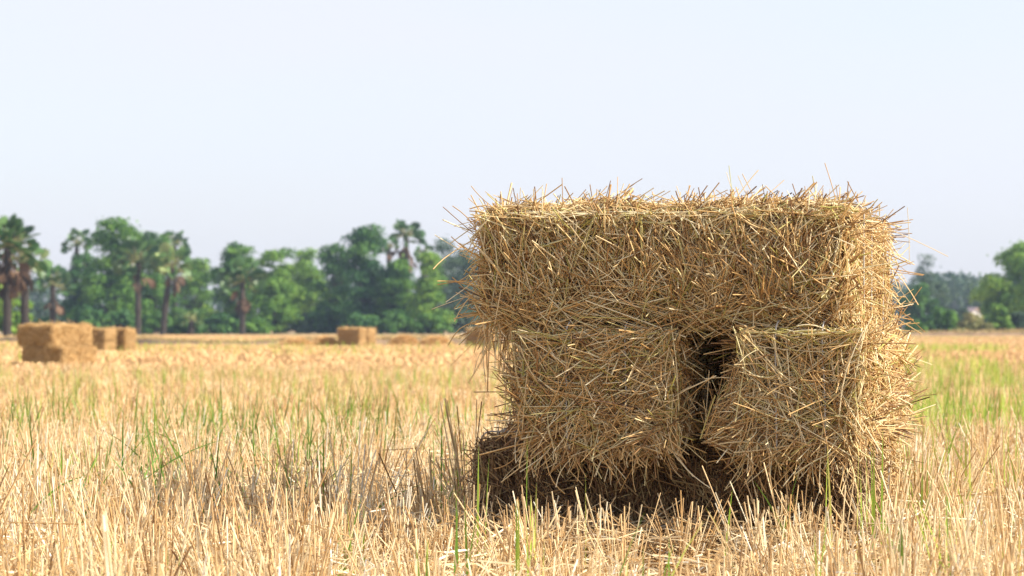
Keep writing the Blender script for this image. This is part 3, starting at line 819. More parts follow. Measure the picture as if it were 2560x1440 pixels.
def make_green():
    R = rng(9)
    g = Geo()
    # general sparse tufts
    x, y = scatter(R, 4.0, 34, 7.5)
    k = ~in_stack(x, y, .02) & (R.random(len(x)) < np.clip(vnoise(x * .9, y * .5, 51) * 1.8 - .5, .12, 1) * np.where(x > .9, 1.0, 1.0))
    x, y = x[k], y[k]
    per = R.integers(2, 6, len(x))
    X = np.repeat(x, per) + R.normal(0, .02, per.sum()); Y = np.repeat(y, per) + R.normal(0, .02, per.sum())
    h = R.uniform(.15, .38, len(X))
    blades(g, R, X, Y, h, R.uniform(.0018, .0038, len(X)), np.clip(R.normal(.5, .25, len(X)), 0, 1), np.abs(R.normal(.2, .22, len(X))))
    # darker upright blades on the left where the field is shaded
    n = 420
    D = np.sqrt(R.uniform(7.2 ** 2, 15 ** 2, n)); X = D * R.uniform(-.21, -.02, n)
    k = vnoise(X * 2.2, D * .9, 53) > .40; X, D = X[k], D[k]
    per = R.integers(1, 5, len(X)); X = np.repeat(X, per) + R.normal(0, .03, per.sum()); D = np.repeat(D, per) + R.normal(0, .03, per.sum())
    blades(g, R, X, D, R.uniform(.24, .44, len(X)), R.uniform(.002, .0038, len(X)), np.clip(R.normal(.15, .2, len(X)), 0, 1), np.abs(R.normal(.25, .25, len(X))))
    # right hand side is greener
    n = 2600
    D = np.sqrt(R.uniform(7.5 ** 2, 30 ** 2, n)); X = D * R.uniform(.150, .235, n)
    k = vnoise(X * 1.2, D * .5, 52) > .42; X, D = X[k], D[k]
    blades(g, R, X, D, R.uniform(.2, .42, len(X)), R.uniform(.002, .0045, len(X)), np.clip(R.normal(.65, .25, len(X)), 0, 1), np.abs(R.normal(.15, .15, len(X))))
    # named clumps seen in the photograph: (px, tip y, D, blades)
    for (cx, ty, D, nb, t0) in [(2068, 1085, 6.25, 2, .75), (2130, 1095, 6.3, 1, .8), (2190, 1070, 6.35, 3, .6), (2165, 1120, 6.4, 3, .7), (2265, 1240, 5.3, 1, .4), (2045, 1270, 5.2, 2, .5),
                            (1195, 1110, 6.3, 2, .6), (1305, 1085, 6.4, 1, .2), (1480, 1140, 6.1, 1, .4), (1655, 1310, 5.2, 1, .55), (1290, 1230, 5.6, 3, .5), (1325, 1190, 6.0, 3, .7), (880, 1230, 5.9, 3, .5), (1150, 1230, 5.5, 4, .3), (1060, 1340, 4.9, 4, .35),
                            (435, 1320, 5.0, 2, .3), (275, 1280, 5.4, 3, .5), (85, 1370, 5.0, 2, .4), (2370, 1230, 5.6, 4, .8), (2500, 1300, 5.2, 3, .9), (610, 1250, 6.0, 2, .2), (350, 1090, 8.5, 6, .1), (150, 1090, 9.0, 5, .2), (520, 1060, 9.5, 4, .1), (720, 1110, 8.5, 4, .1)]:
        h = pz(ty, D) - .09
        X = px(cx, D) + R.normal(0, .012, nb); Y = D + R.normal(0, .03, nb)
        blades(g, R, X, Y, h * R.uniform(.8, 1.05, nb), R.uniform(.0024, .0042, nb), np.clip(t0 + R.normal(0, .15, nb), 0, 1), np.abs(R.normal(.06, .06, nb)))
    # long leaning green leaves in the shade on the left
    Ls = [((560, 1100), (340, 1215), 7.8), ((565, 1035), (515, 1105), 8.6), ((200, 1195), (70, 1290), 7.0), ((385, 1075), (300, 1180), 8.4)]
    for (a, b, D) in Ls:
        P = np.zeros((1, 6, 3)); q = np.linspace(0, 1, 6)
        x0, z0 = px(b[0], D), pz(b[1], D) - .09; x1, z1 = px(a[0], D), pz(a[1], D) - .09
        P[0, :, 0] = x0 + (x1 - x0) * q; P[0, :, 2] = z0 + (z1 - z0) * q + .09 * q * (1 - q); P[0, :, 1] = D + .1 * q
        tubes(g, P, np.array([[.0015, .003, .0036, .003, .002, .0005]]), [.1], 2, R)
    lift(g)
    o = g.build("green_grass", M['green']); tag(o, "scattered bright green grass blades rising out of the near stubble", "grass", kind='stuff')
    # far green patches
    g = Geo()
    n = 60000
    D = np.sqrt(R.uniform(28 ** 2, 120 ** 2, n)); X = D * R.uniform(-.25, .25, n)
    pp = vnoise(X * .22 + 7, D * .10, 61)
    right = (X / D > .155)
    w_ = np.where(right & (X / D < .205) & (D < 80), np.clip((pp - .25) * 1.6, 0, 1) * .85, np.clip((pp - .58) * 2, 0, 1) * .25)
    band = np.exp(-((D - 74) / 9) ** 2) * .16
    k = R.random(n) < np.maximum(w_, band * (X / D < .0))
    X, D = X[k], D[k]
    blades(g, R, X, D, R.uniform(.2, .36, len(X)), R.uniform(.005, .011, len(X)), np.clip(R.normal(.78, .2, len(X)), 0, 1), np.abs(R.normal(.15, .12, len(X))))
    o = g.build("green_grass", M['green']); tag(o, "yellow green grass patches growing far back in the stubble field", "grass", kind='stuff')
make_green()

# ------------------------------------------------------------ earth banks
def make_bank(pts, hgt, width, seed, name, label, grass_h=.11, dens=220, mat_grass='dry_grass'):
    R = rng(seed)
    pts = np.array(pts, float)
    seg = np.linalg.norm(np.diff(pts, axis=0), axis=1); cum = np.concatenate([[0], np.cumsum(seg)])
    total = cum[-1]; n = max(8, int(total / .35))
    s = np.linspace(0, total, n)
    X = np.interp(s, cum, pts[:, 0]); Y = np.interp(s, cum, pts[:, 1])
    hh = hgt * (.65 + .7 * vnoise(s * .16, s * 0 + seed, seed)) + .07 * (vnoise(s * .7, s * 0, seed + 1) - .5)
    prof = np.linspace(-1, 1, 13)
    tx = np.gradient(X); ty = np.gradient(Y); tn = np.stack([-ty, tx], -1); tn /= np.linalg.norm(tn, axis=1, keepdims=True)
    V = np.zeros((n, 13, 3))
    wv = width / 2 * (.8 + .4 * vnoise(s * .3, s * 0 + 9, seed + 2))
    V[..., 0] = X[:, None] + tn[:, :1] * prof[None] * wv[:, None]
    V[..., 1] = Y[:, None] + tn[:, 1:] * prof[None] * wv[:, None]
    z = (1 - np.abs(prof) ** 2.6)
    V[..., 2] = hh[:, None] * z[None] + (vnoise(s[:, None] * 1.7 + prof * 0, prof[None] * 2.5 + s[:, None] * 0, seed + 3) - .5) * .12 * z[None] - .03
    # end taper
    e = np.clip(np.minimum(s, total - s) / 2.0, 0, 1); V[..., 2] = V[..., 2] * e[:, None]
    g = Geo()
    i, j = np.meshgrid(np.arange(12), np.arange(n - 1)); a = (j * 13 + i).ravel()
    g.add(V.reshape(-1, 3), quads=np.stack([a, a + 1, a + 14, a + 13], -1), tint=.35)
    o = g.build(name, M['bank']); tag(o, kind='structure')
    # grass
    g = Geo(); m = int(total * width * dens)
    k = R.integers(0, n, m); v = 1 - 1.35 * R.random(m)
    x = X[k] + tn[k, 0] * v * wv[k] + R.normal(0, .15, m); y = Y[k] + tn[k, 1] * v * wv[k]
    z0 = np.interp(np.abs(v), [0, 1], [1, 0]); z0 = hh[k] * (1 - np.abs(v) ** 2.6) * e[k] - .03
    az = R.uniform(0, 2 * math.pi, m); h = grass_h * R.uniform(.4, 1.3, m) * (.5 + vnoise(x * .5, y * .5, seed + 8))
    P = np.zeros((m, 3, 3)); q = np.array([0, .55, 1.0]); ln = np.abs(R.normal(0, .6, m))
    P[..., 0] = x[:, None] + (np.cos(az) * ln * h)[:, None] * q ** 1.5
    P[..., 1] = y[:, None] + (np.sin(az) * ln * h)[:, None] * q ** 1.5
    P[..., 2] = z0[:, None] + h[:, None] * q
    tubes(g, P, R.uniform(.010, .024, m)[:, None] * np.array([1, .8, .2])[None], np.clip(R.normal(.55, .22, m), 0, 1), 2, R)
    o = g.build("bank_grass", M[mat_grass]); tag(o, label, "grass", kind='stuff')

M['bank'] = simple("dry earth bank", (.22, .145, .085), .95, .45, 1.3)
make_bank([(px(300, 100), 101), (px(420, 92), 92), (px(760, 90), 90.5), (px(1250, 90), 90), (px(1900, 96), 96)], .31, 1.4, 71, "earth_bank", "dry tan grass on the low earth bank behind the far bales")
make_bank([(px(-500, 120), 118), (px(-60, 112), 112), (px(90, 108), 108), (px(330, 103), 102)], .30, 1.4, 72, "earth_bank", "dry grass on the earth bank at the left under the palms")
make_bank([(px(1500, 165), 165), (px(2200, 168), 168), (px(2700, 170), 170), (px(3200, 174), 174)], .34, 2.0, 73, "earth_bank", "grey green grass on the far earth bank right of the big stack", grass_h=.22, dens=110)
# rough grass behind the banks
def rough_belt(x0, x1, D0, D1, dens, hgt, seed, label, mat):
    R = rng(seed); g = Geo()
    n = int((px(x1, D0) - px(x0, D0)) * (D1 - D0) * dens)
    D = R.uniform(D0, D1, n); x = px(R.uniform(x0, x1, n), D)
    k = R.random(n) < .3 + vnoise(x * .25, D * .25, seed); x, D = x[k], D[k]; n = len(x)
    hv = hgt * (.4 + 1.1 * vnoise(x * .3, D * .2, seed + 1)) * R.uniform(.5, 1.2, n)
    strands(g, R, x, D, hv, np.abs(R.normal(0, .4, n)), R.uniform(.015, .045, n), np.clip(R.normal(.6, .25, n), 0, 1), K=3)
    o = g.build("rough_grass", M[mat]); tag(o, label, "grass", kind='stuff')
rough_belt(-100, 1400, 94, 200, 4.0, .11, 81, "rough dry grass between the left earth bank and the trees", 'dry_grass')
rough_belt(2100, 2750, 172, 235, 5.0, .40, 82, "tall rough grass between the right earth bank and the bushes", 'dry_grass')

# a low flat heap of loose straw on the bank
def straw_heap(cx, D, w_, hgt, seed, label):
    R = rng(seed); g = Geo(); n = 2600
    X0, z0 = px(cx, D), 0.0
    # mound core
    rs = 10; A = np.linspace(0, 2 * math.pi, 25)[:-1]; V = []
    for i in range(rs + 1):
        f = i / rs
        rr = w_ / 2 * f * (1 + .15 * (vnoise(np.cos(A) * 2 + 5, np.sin(A) * 2 + 5, seed) - .5))
        V.append(np.stack([np.cos(A) * rr, np.sin(A) * rr * .6, np.full(24, hgt * (1 - f ** 2.2) - .02)], -1))
    V = np.concatenate(V); q = []
    for i in range(rs):
        for j in range(24):
            q.append((i * 24 + j, i * 24 + (j + 1) % 24, (i + 1) * 24 + (j + 1) % 24, (i + 1) * 24 + j))
    g.add(V, quads=q, tint=.6, mat=1)
    f = np.sqrt(R.random(n)); a = R.uniform(0, 2 * math.pi, n)
    c = np.stack([np.cos(a) * f * w_ / 2, np.sin(a) * f * w_ / 2 * .6, hgt * (1 - f ** 2.2) + .01], -1)
    d = norm(np.stack([R.normal(size=n), R.normal(size=n), R.normal(0, .35, n)], -1)); l = R.uniform(.1, .3, n)
    P = c[:, None] + d[:, None] * (np.linspace(-.5, .5, 3)[None, :, None] * l[:, None, None])
    tubes(g, P, R.uniform(.006, .012, n), R.uniform(.2, 1, n), 2, R)
    o = g.build("straw_heap", [M['straw_gold'], M['far_core']]); o.location = (X0, D, 0)
    tag(o, label, "straw heap", "loose straw heaps before the earth bank")
straw_heap(740, 87.5, 1.5, .30, 91, "low pale straw heap left of the small mid-field bale stack")
straw_heap(812, 88.0, 1.1, .36, 92, "taller tan straw heap touching the left of the small mid-field bale stack")
straw_heap(1090, 88.0, 1.4, .36, 93, "tan straw heap between the small mid-field stack and the big stack")
straw_heap(1010, 88.5, 1.2, .40, 94, "rounded straw heap just right of the small mid-field bale stack")

# ------------------------------------------------------------ trees
def limb(g, a, b, r0, r1, R, K=7, wob=.12, sides=7, tint=.4):
    a = np.array(a, float); b = np.array(b, float); q = np.linspace(0, 1, K)
    P = a[None] * (1 - q)[:, None] + b[None] * q[:, None]
    L_ = np.linalg.norm(b - a)
    off = norm(R.normal(size=3)) * L_ * wob
    P += off[None] * (np.sin(q * math.pi))[:, None] * R.uniform(.3, 1)
    tubes(g, P[None], (r0 + (r1 - r0) * q)[None], [tint], sides, R)
    return P

def broad_tree(name, cx, top, D, wpx, mat, label, group, seed, low=.12, airy=0.0, leaf=.30, n_leaf=5200, shape='dome', cat='tree', base_px=None):
    R = rng(seed)
    n_leaf = int(n_leaf * 1.5); leaf *= 1.25
    s = FPX / D
    H = pz(top, D); Wd = wpx / s * 1.08
    e = empty(name, (px(cx, D), D, 0.0), 0)
    # trunk and limbs
    g = Geo()
    fork = H * (.18 if low < .2 else .35)
    limb(g, (0, 0, -.1), (R.normal(0, .15), R.normal(0, .15), fork), H * .020 + .06, H * .014 + .04, R, wob=.05)
    # clump centres
    nc = 48
    c = []
    tries = 0
    while len(c) < nc and tries < 4000:
        tries += 1
        z = R.uniform(low, 1.0)
        prof = {'round': math.sqrt(max(0, 1 - ((z - .48) / .55) ** 2)), 'dome': math.sqrt(max(.02, 1 - (max(0, z - .38) / .66) ** 2)) * (.86 + .14 * math.sin(z * 9 + seed)), 'cone': 1.05 - .75 * z, 'tall': .55 + .4 * math.sin(z * math.pi) - .3 * z, 'bush': math.sqrt(max(0, 1 - z ** 2))}[shape]
        an = R.uniform(0, 2 * math.pi); rr = math.sqrt(R.random()) * prof
        p = np.array([math.cos(an) * rr * Wd / 2 * .84, math.sin(an) * rr * Wd / 2 * .8, z * H * .97])
        if len(c) and np.min(np.linalg.norm(np.array(c) - p, axis=1)) < .09 * (H + Wd) * .5 and tries < 2500: continue
        c.append(p)
    c = np.array(c); cr = R.uniform(.085, .17, len(c)) * (H + Wd) * .5
    for k in range(0, len(c), 2):
        limb(g, (0, 0, fork * R.uniform(.7, 1)), c[k], H * .009 + .02, .015, R, K=5, sides=5)
    g.build("trunk", M['bark'], e)
    # leaves
    g = Geo()
    vol = cr ** 2; k = R.choice(len(c), n_leaf, p=vol / vol.sum())
    d = norm(R.normal(size=(n_leaf, 3))); d[:, 2] = np.where(d[:, 2] < -.4, -d[:, 2], d[:, 2])
    rad = R.random(n_leaf) ** (1 / 2.2)
    P = c[k] + d * (cr[k] * rad)[:, None] * np.array([1.05, 1.05, .8])
    # a few sprays reaching outside
    sp_ = R.random(n_leaf) < .06; P[sp_] += d[sp_] * (cr[k[sp_]] * R.uniform(.1, .5, sp_.sum()))[:, None]
    if airy > 0:
        keep = R.random(n_leaf) > airy * vnoise(P[:, 0] * 1.3, P[:, 2] * 1.3, seed); P, d, k = P[keep], d[keep], k[keep]
    P[:, 2] = np.maximum(P[:, 2], .1)
    n = len(P)
    nn = norm(d * .8 + R.normal(0, .6, (n, 3)))
    a1 = norm(np.cross(nn, norm(R.normal(size=(n, 3))))); a2 = np.cross(nn, a1)
    l = R.uniform(.45, 1.15, n) * leaf; w2 = l * R.uniform(.45, .8, n)
    Vv = np.stack([P - a1 * l[:, None] * .5, P + a2 * w2[:, None] * .5, P + a1 * l[:, None] * .5 + nn * (l * .15)[:, None], P - a2 * w2[:, None] * .5], 1)
    q = np.arange(n * 4).reshape(n, 4)
    ct = R.normal(0, .20, len(c)) + R.normal(0, .08)
    t = np.clip(.54 + ct[k] + R.normal(0, .17, n), 0, 1)
    g.add(Vv.reshape(-1, 3), quads=q, tint=np.repeat(t, 4))
    g.build("crown", M[mat], e, smooth=False)
    tag(e, label, cat, group)
    return e

def fan_leaf(g, base, dirn, petiole, rad, R, tint, droop, mat_leaf=0, mat_pet=1, span_deg=290):
    """a fan palm leaf: petiole then a pleated round blade"""
    dirn = dirn / np.linalg.norm(dirn)
    up = np.array([0, 0, 1.0])
    side = np.cross(dirn, up); side = side / max(np.linalg.norm(side), 1e-4)
    nrm = np.cross(side, dirn)
    ph = R.uniform(-1.5, 1.5)
    side, nrm = side * math.cos(ph) + nrm * math.sin(ph), nrm * math.cos(ph) - side * math.sin(ph)
    tip = base + dirn * petiole - up * petiole * droop * .25
    q = np.linspace(0, 1, 4)
    P = base[None] * (1 - q)[:, None] + tip[None] * q[:, None]; P[:, 2] += np.sin(q * math.pi) * petiole * .06
    tubes(g, P[None], np.array([[.05, .04, .035, .03]]), [.6], 4, R, mat=mat_pet)
    nseg = 17; span = math.radians(span_deg)
    V = [tip]; q3 = []
    for i in range(nseg * 2 + 1):
        a = -span / 2 + span * i / (nseg * 2)
        out = (i % 2 == 0)
        r = rad * (1.0 if not out else .72) * (1 - .22 * abs(a) / (span / 2)) * R.uniform(.9, 1.06)
        dd = dirn * math.cos(a) + side * math.sin(a)
        sag = droop * (r ** 2) * .28 / max(rad, .1)
        V.append(tip + dd * r + nrm * (.07 * rad * (1 if out else -1)) - up * sag + nrm * .12 * rad * abs(math.sin(a)))
    for i in range(1, nseg * 2 + 1): q3.append((0, i, i + 1))
    g.add(np.array(V), tris=q3, tint=np.full(len(V), tint), mat=mat_leaf)

def fan_palm(cx, cy, D, rpx, label, group, seed, dead=10, live=26, base_y=None, lean=0.0, skirt=1.0, pale=0.0, name="fan_palm"):
    R = rng(seed); s = FPX / D
    r = 1.42 * rpx / s; zc = pz(cy, D)
    x0 = px(cx, D)
    e = empty(name, (x0 - lean, D, 0), 0)
    g = Geo(); top = np.array([lean, 0, zc])
    K = 12; q = np.linspace(0, 1, K)
    P = np.zeros((K, 3)); P[:, 0] = lean * q ** 1.4; P[:, 2] = -.1 + (zc + .1) * q
    rr = .22 + .10 * np.exp(-q * 6) + .05 * np.sin(q * math.pi)
    tubes(g, P[None], (rr * (1 + .06 * (-1) ** np.arange(K)))[None], [.35], 9, R)
    g.build("trunk", M['bark'], e)
    g = Geo()
    for i in range(int(live * 1.7)):
        el = math.asin(R.uniform(-.35, .98)); az = i * 2.39996 + R.normal(0, .2)
        d = np.array([math.cos(az) * math.cos(el), math.sin(az) * math.cos(el), math.sin(el)])
        t = np.clip(R.normal(.45 + .3 * pale, .2), 0, .84) if R.random() > pale * .35 else R.uniform(.85, 1)
        fan_leaf(g, top + d * .15, d, r * R.uniform(.45, .72), r * R.uniform(.24, .34), R, t, droop=R.uniform(.2, .9) if el < .3 else R.uniform(0, .4))
    g.build("crown", [M['palm_leaf'], M['stem_petiole']], e)
    if dead:
        g = Geo()
        for i in range(dead):
            az = i * 2.39996 + R.normal(0, .3); el = R.uniform(-1.45, -.55)
            d = np.array([math.cos(az) * math.cos(el), math.sin(az) * math.cos(el), math.sin(el)])
            fan_leaf(g, top + np.array([0, 0, -R.uniform(.1, .9) * r * .45 * skirt]), d, r * R.uniform(.18, .36) * skirt, r * R.uniform(.25, .50), R, R.uniform(0, 1), droop=1.0, span_deg=R.uniform(50, 130))
        g.build("dead_fronds", [M['palm_dead'], M['palm_dead']], e)
    tag(e, label, 'palm tree', group)
    return e

gT = "broadleaf trees of the left tree line"
TR = [ # name, cx, top, D, width px, mat, label, kwargs
 ("broadleaf_tree", 285, 556, 238, 190, 'leaf_mid', "tallest broad round tree of the left clump, above the low bale stacks", dict(n_leaf=8000, low=.08)),
 ("broadleaf_tree", 375, 588, 242, 170, 'leaf_mid', "round-crowned green tree right of the tallest one in the left clump", dict(n_leaf=7000, low=.08)),
 ("broadleaf_tree", 205, 632, 246, 125, 'leaf_dark', "dark tree at the left foot of the tallest left tree", dict(n_leaf=5000, low=.05)),
 ("broadleaf_tree", 490, 655, 265, 130, 'leaf_light', "lower light green tree in the dip between the two left tree groups", dict(n_leaf=5000, low=.05)),
 ("broadleaf_tree", 588, 615, 245, 145, 'leaf_mid', "dark green tree with a forked top right of the dip in the tree line", dict(n_leaf=6500, low=.06)),
 ("broadleaf_tree", 690, 628, 250, 170, 'leaf_light', "wide light green tree left of the middle of the tree line", dict(n_leaf=7000, low=.05)),
 ("broadleaf_tree", 685, 700, 236, 120, 'leaf_light', "yellow green lower tree standing in front of the wide light green one", dict(n_leaf=4500, low=.03)),
 ("broadleaf_tree", 765, 632, 262, 120, 'leaf_light', "pale green tree between the wide light one and the tall dark one", dict(n_leaf=5000, low=.05)),
 ("broadleaf_tree", 838, 618, 250, 120, 'leaf_mid', "mid green tree leaning against the left of the tall pointed tree", dict(n_leaf=5500, low=.05)),
 ("broadleaf_tree", 915, 572, 240, 190, 'leaf_dark', "tall dark pointed tree above the small mid-field bale stack", dict(n_leaf=9000, low=.05, shape='cone')),
 ("broadleaf_tree", 985, 655, 238, 130, 'leaf_mid', "green tree under the tall fan palm that stands above the line", dict(n_leaf=6000, low=.04)),
 ("broadleaf_tree", 1072, 642, 234, 120, 'leaf_light', "bright green cone-shaped tree nearest the big stack", dict(n_leaf=6500, low=.04, shape='cone')),
 ("broadleaf_tree", 1108, 608, 330, 100, 'leaf_blue', "hazy blue green tree peeping above the line just left of the big stack", dict(n_leaf=4500, airy=.5)),
 ("broadleaf_tree", 1165, 632, 290, 150, 'leaf_blue', "hazy tree half hidden by the left edge of the big stack", dict(n_leaf=6000, low=.05)),
]
sd = 200
for (nm, cx, top, D, wp, mt, lb, kw) in TR:
    broad_tree(nm, cx, top, D, wp, mt, lb, gT, sd, **kw); sd += 1
# understorey shrubs beneath the tree line
US = [(120, 800, 215, 110, 'leaf_dark'), (215, 770, 230, 110, 'leaf_dark'), (300, 780, 232, 110, 'leaf_dark'), (395, 790, 228, 100, 'leaf_mid'), (465, 800, 222, 110, 'leaf_mid'), (555, 790, 235, 120, 'leaf_dark'), (640, 800, 232, 110, 'leaf_mid'), (740, 785, 240, 120, 'leaf_blue'), (810, 770, 240, 120, 'leaf_dark'), (900, 790, 232, 130, 'leaf_dark'), (990, 780, 232, 120, 'leaf_dark'), (1075, 790, 230, 110, 'leaf_mid'), (1150, 770, 250, 120, 'leaf_blue')]
where = ["left of the first low palm trunk", "beneath the leftmost broad trees", "between the two dark palm trunks of the left clump", "at the foot of the leaning pale palm", "in the dip of the tree line", "left of the dark palm trunk of the second group", "right of the dark palm trunk of the second group", "under the pale green trees in the middle", "left of the tall pointed tree", "right under the tall pointed tree", "under the tall fan palm", "under the bright green cone-shaped tree", "against the left edge of the big stack"]
for (cx, top, D, wp, mt), wh in zip(US, where):
    broad_tree("shrub", cx, top, D, wp, mt, {'leaf_dark': 'dark', 'leaf_mid': 'green', 'leaf_blue': 'bluish'}[mt] + " undergrowth shrub " + wh, "undergrowth shrubs below the left tree line", sd, n_leaf=2600, low=.03, shape='bush', cat='shrub', leaf=.32); sd += 1
# left edge
broad_tree("broadleaf_tree", 20, 690, 175, 130, 'leaf_light', "pale green willowy tree behind the big palm at the left edge", "trees at the left edge", sd, n_leaf=5000, low=.05, airy=.3); sd += 1
broad_tree("broadleaf_tree", 88, 765, 330, 120, 'leaf_blue', "low hazy blue tree in the gap right of the big left palm", "trees at the left edge", sd, n_leaf=4000, low=.03, shape='bush'); sd += 1
# palms
gP = "fan palms of the left tree line"
fan_palm(18, 615, 150, 66, "big fan palm at the left edge with a thick skirt of brown dead fronds", gP, 301, dead=34, live=34, skirt=1.5)
fan_palm(62, 650, 158, 48, "slimmer fan palm close behind the big left-edge palm, fronds yellowing", gP, 302, dead=7, live=20, skirt=1.2, pale=.8)
fan_palm(132, 712, 205, 46, "small dark ragged fan palm above the far left bale stack", gP, 303, dead=7, live=16, skirt=1.1)
fan_palm(192, 612, 252, 34, "fan palm crown sticking out left of the tallest left tree", gP, 304, dead=3, live=16)
fan_palm(345, 655, 212, 52, "fan palm with a thick dark trunk in the middle of the left clump", gP, 305, dead=4, live=34)
fan_palm(428, 665, 208, 47, "pale-leaved fan palm on the right side of the left clump, trunk leaning", gP, 306, dead=6, live=28, lean=.7, pale=1.0)
fan_palm(437, 612, 255, 30, "small fan palm crown at the upper right of the left clump", gP, 307, dead=0, live=16)
fan_palm(606, 705, 218, 50, "fan palm with a dark trunk and grey dead fronds in the second tree group", gP, 308, dead=8, live=28)
fan_palm(1016, 588, 252, 36, "tall fan palm rising alone above the tree line left of the big stack", gP, 309, dead=16, live=22, skirt=1.9)
fan_palm(972, 618, 256, 22, "dark small palm crown just left of the tall lone fan palm", gP, 310, dead=5, live=14)
fan_palm(1060, 630, 256, 22, "small palm crown just right of the tall lone fan palm", gP, 311, dead=3, live=14)
fan_palm(478, 800, 205, 24, "young stemless fan palm low at the right foot of the left clump", gP, 312, dead=2, live=14, pale=.5)
# right side
gR = "trees right of the big stack"
RT = [
 ("broadleaf_tree", 2296, 712, 240, 105, 'leaf_dark', "dark green tree right beside the big stack's sunlit edge", dict(n_leaf=5200, low=.04)),
 ("broadleaf_tree", 2312, 640, 300, 70, 'leaf_blue', "thin wispy hazy tree top above the dark green tree beside the big stack", dict(n_leaf=1900, airy=.6, low=.3, shape='tall')),
 ("broadleaf_tree", 2356, 770, 205, 90, 'leaf_mid', "low green tree between the dark tree and the dry round bush", dict(n_leaf=3600, low=.03, shape='bush')),
 ("broadleaf_tree", 2352, 705, 330, 70, 'leaf_blue', "pale distant tree left of the gap in the right tree line", dict(n_leaf=3000, airy=.3)),
 ("broadleaf_tree", 2385, 700, 400, 46, 'leaf_blue', "slim distant blue tree above the pinkish roof", dict(n_leaf=1800, airy=.5, shape='tall')),
 ("broadleaf_tree", 2424, 695, 400, 40, 'leaf_blue', "slim wispy distant tree close left of the big right-edge tree", dict(n_leaf=1500, airy=.5, shape='tall')),
 ("broadleaf_tree", 2450, 735, 350, 60, 'leaf_blue', "lower distant blue tree behind the left flank of the big right-edge tree", dict(n_leaf=2600, shape='round')),
 ("broadleaf_tree", 2552, 608, 215, 235, 'leaf_light', "big dense round green tree at the right edge", dict(n_leaf=10000, low=.05)),
 ("broadleaf_tree", 2590, 690, 200, 130, 'leaf_light', "light green tree cut by the right edge in front of the big round one", dict(n_leaf=6000, low=.04)),
 ("broadleaf_tree", 2700, 640, 230, 190, 'leaf_mid', "green tree just beyond the right edge", dict(n_leaf=5000, low=.04)),
]
for (nm, cx, top, D, wp, mt, lb, kw) in RT:
    if cx > 2690: continue
    broad_tree(nm, cx, top, D, wp, mt, lb, gR, sd, **kw); sd += 1
for (cx, top, D, wp, mt, lb) in [(2428, 786, 190, 76, 'leaf_dry', "round dry yellow green bush in front of the gap in the right tree line"), (2496, 765, 192, 66, 'leaf_light', "light green feathery bush below the big right-edge tree"), (2545, 782, 195, 70, 'leaf_blue', "grey green bush at the right edge near the ground"), (2465, 812, 184, 60, 'leaf_dry', "low tan bush on the far bank right of the dry round bush"), (2290, 808, 188, 70, 'leaf_mid', "low green bush beside the big stack's right edge"), (2410, 772, 270, 44, 'leaf_blue', "bluish bush covering the left side of the small white house"), (2466, 768, 275, 44, 'leaf_mid', "bush covering the right side of the small white house"), (2400, 822, 181, 50, 'leaf_dry', "lowest dry shrub on the bank left of the dry round bush")]:
    broad_tree("shrub", cx, top, D, wp, mt, lb, "bushes on the far bank at the right", sd, n_leaf=2600, low=.03, shape='bush', cat='shrub', leaf=.24); sd += 1

# distant wood: reads as one mass
def distant_woods():
    R = rng(400); g = Geo(); n = 26000
    D = R.uniform(430, 460, n); x = px(R.uniform(-400, 3000, n), D)
    top = 4.2 + 5.0 * vnoise(x * .06, x * 0 + 1, 401) + 2.5 * vnoise(x * .25, x * 0 + 2, 402)
    z = top * R.random(n) ** .8
    P = np.stack([x, D, z], -1)
    nn = norm(R.normal(size=(n, 3)) + np.array([0, -.5, .4])); a1 = norm(np.cross(nn, norm(R.normal(size=(n, 3))))); a2 = np.cross(nn, a1)
    l = R.uniform(.6, 1.4, n)[:, None]
    g.add(np.stack([P - a1 * l * .5, P + a2 * l * .4, P + a1 * l * .5, P - a2 * l * .4], 1).reshape(-1, 3), quads=np.arange(n * 4).reshape(n, 4), tint=np.repeat(np.clip(R.normal(.4, .2, n), 0, 1), 4))
    o = g.build("distant_woods", M['leaf_blue'], smooth=False); tag(o, "far hazy blue woods behind the tree lines", "woods", kind='stuff')
distant_woods()

# ------------------------------------------------------------ house in the gap, pole
def box(g, c, s, tint=.5, mat=0):
    c = np.array(c, float); s = np.array(s, float) / 2
    v = np.array([[-1, -1, -1], [1, -1, -1], [1, 1, -1], [-1, 1, -1], [-1, -1, 1], [1, -1, 1], [1, 1, 1], [-1, 1, 1]]) * s + c
    g.add(v, quads=[(0, 3, 2, 1), (4, 5, 6, 7), (0, 1, 5, 4), (1, 2, 6, 5), (2, 3, 7, 6), (3, 0, 4, 7)], tint=tint, mat=mat)

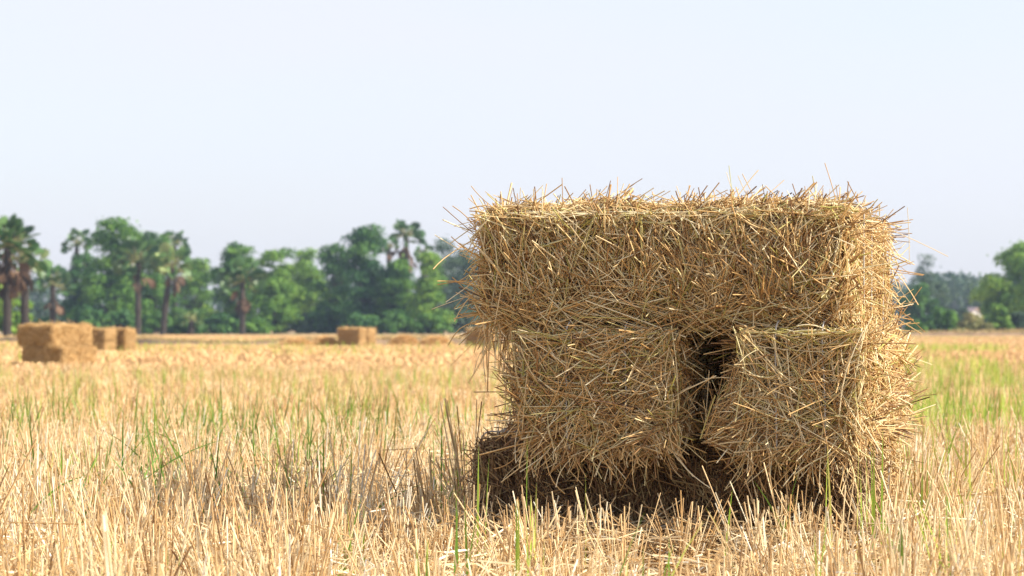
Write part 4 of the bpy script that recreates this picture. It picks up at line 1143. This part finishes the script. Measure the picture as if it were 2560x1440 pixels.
def house():
    D = 300; e = empty("small_house", (px(2432, D), D, 0), math.radians(20))
    w_, d_, h_ = 1.3, 1.6, 2.5
    g = Geo(); box(g, (0, 0, h_ / 2), (w_, d_, h_)); 
    v = np.array([[-w_ / 2, -d_ / 2 + .01, h_], [w_ / 2, -d_ / 2 + .01, h_], [0, -d_ / 2 + .01, h_ + .5], [-w_ / 2, d_ / 2 - .01, h_], [w_ / 2, d_ / 2 - .01, h_], [0, d_ / 2 - .01, h_ + .5]])
    g.add(v, tris=[(0, 1, 2), (4, 3, 5)])
    g.build("wall", M['white_wall'], e, smooth=False)
    g = Geo()
    for sx in (-1, 1):
        t = .06; o = .15
        a = np.array([sx * (w_ / 2 + o), 0, h_ - o * .5 / (w_ / 2) + .02]); b = np.array([0, 0, h_ + .53])
        v = []
        for yy in (-d_ / 2 - .3, d_ / 2 + .3):
            for p in (a, b):
                for zz in (0, t): v.append([p[0], yy, p[2] + zz])
        v = np.array(v)
        g.add(v, quads=[(0, 1, 3, 2), (4, 6, 7, 5), (1, 5, 7, 3), (0, 2, 6, 4), (0, 4, 5, 1)])
    g.build("roof", M['pink_roof'], e, smooth=False)
    g = Geo(); box(g, (.32, -d_ / 2 - .01, 1.6), (.3, .06, .5)); wn = g.build("window", M['dark_glass'], e, smooth=False)
    g = Geo(); box(g, (-.25, -d_ / 2 - .01, .9), (.5, .06, 1.8)); g.build("door", M['dark_glass'], e, smooth=False)
    tag(e, "small white house with a faded pink roof in the gap of the right trees", "house")
house()

def pole():
    D = 205; e = empty("striped_pole", (px(65, D), D, 0), 0); R = rng(1)
    top = pz(735, D); mid = pz(786, D)
    g = Geo(); tubes(g, np.array([[[0, 0, mid], [0, 0, top]]]), [.07], [.5], 10, R); g.build("upper_pole", M['white_paint'], e)
    g = Geo(); tubes(g, np.array([[[0, 0, -.1], [0, 0, mid]]]), [.11], [.5], 10, R); g.build("lower_pole", M['red_paint'], e)
    g = Geo(); tubes(g, np.array([[[0, 0, top - .02], [0, 0, top + .12]]]), np.array([[.10, .02]]), [.5], 10, R); g.build("cap", M['white_paint'], e)
    tag(e, "thin white pole with a red lower half behind the far left bale stack", "pole")
pole()

# ------------------------------------------------------------ haze
def haze():
    g = Geo(); x0, x1, y0, y1, z0, z1 = -300, 300, -30, 480, -1.2, 18
    box(g, ((x0 + x1) / 2, (y0 + y1) / 2, (z0 + z1) / 2), (x1 - x0, y1 - y0, z1 - z0))
    m = bpy.data.materials.new("air haze"); m.use_nodes = True
    n = m.node_tree; n.nodes.clear()
    out = n.nodes.new("ShaderNodeOutputMaterial"); v = n.nodes.new("ShaderNodeVolumePrincipled")
    v.inputs["Color"].default_value = (.60, .78, 1.0, 1)
    v.inputs["Density"].default_value = .00036
    v.inputs["Anisotropy"].default_value = .3
    n.links.new(v.outputs[0], out.inputs["Volume"])
    o = g.build("haze", m, smooth=False); tag(o, "thin pale blue haze in the air over the field", "haze", kind='stuff')
haze()
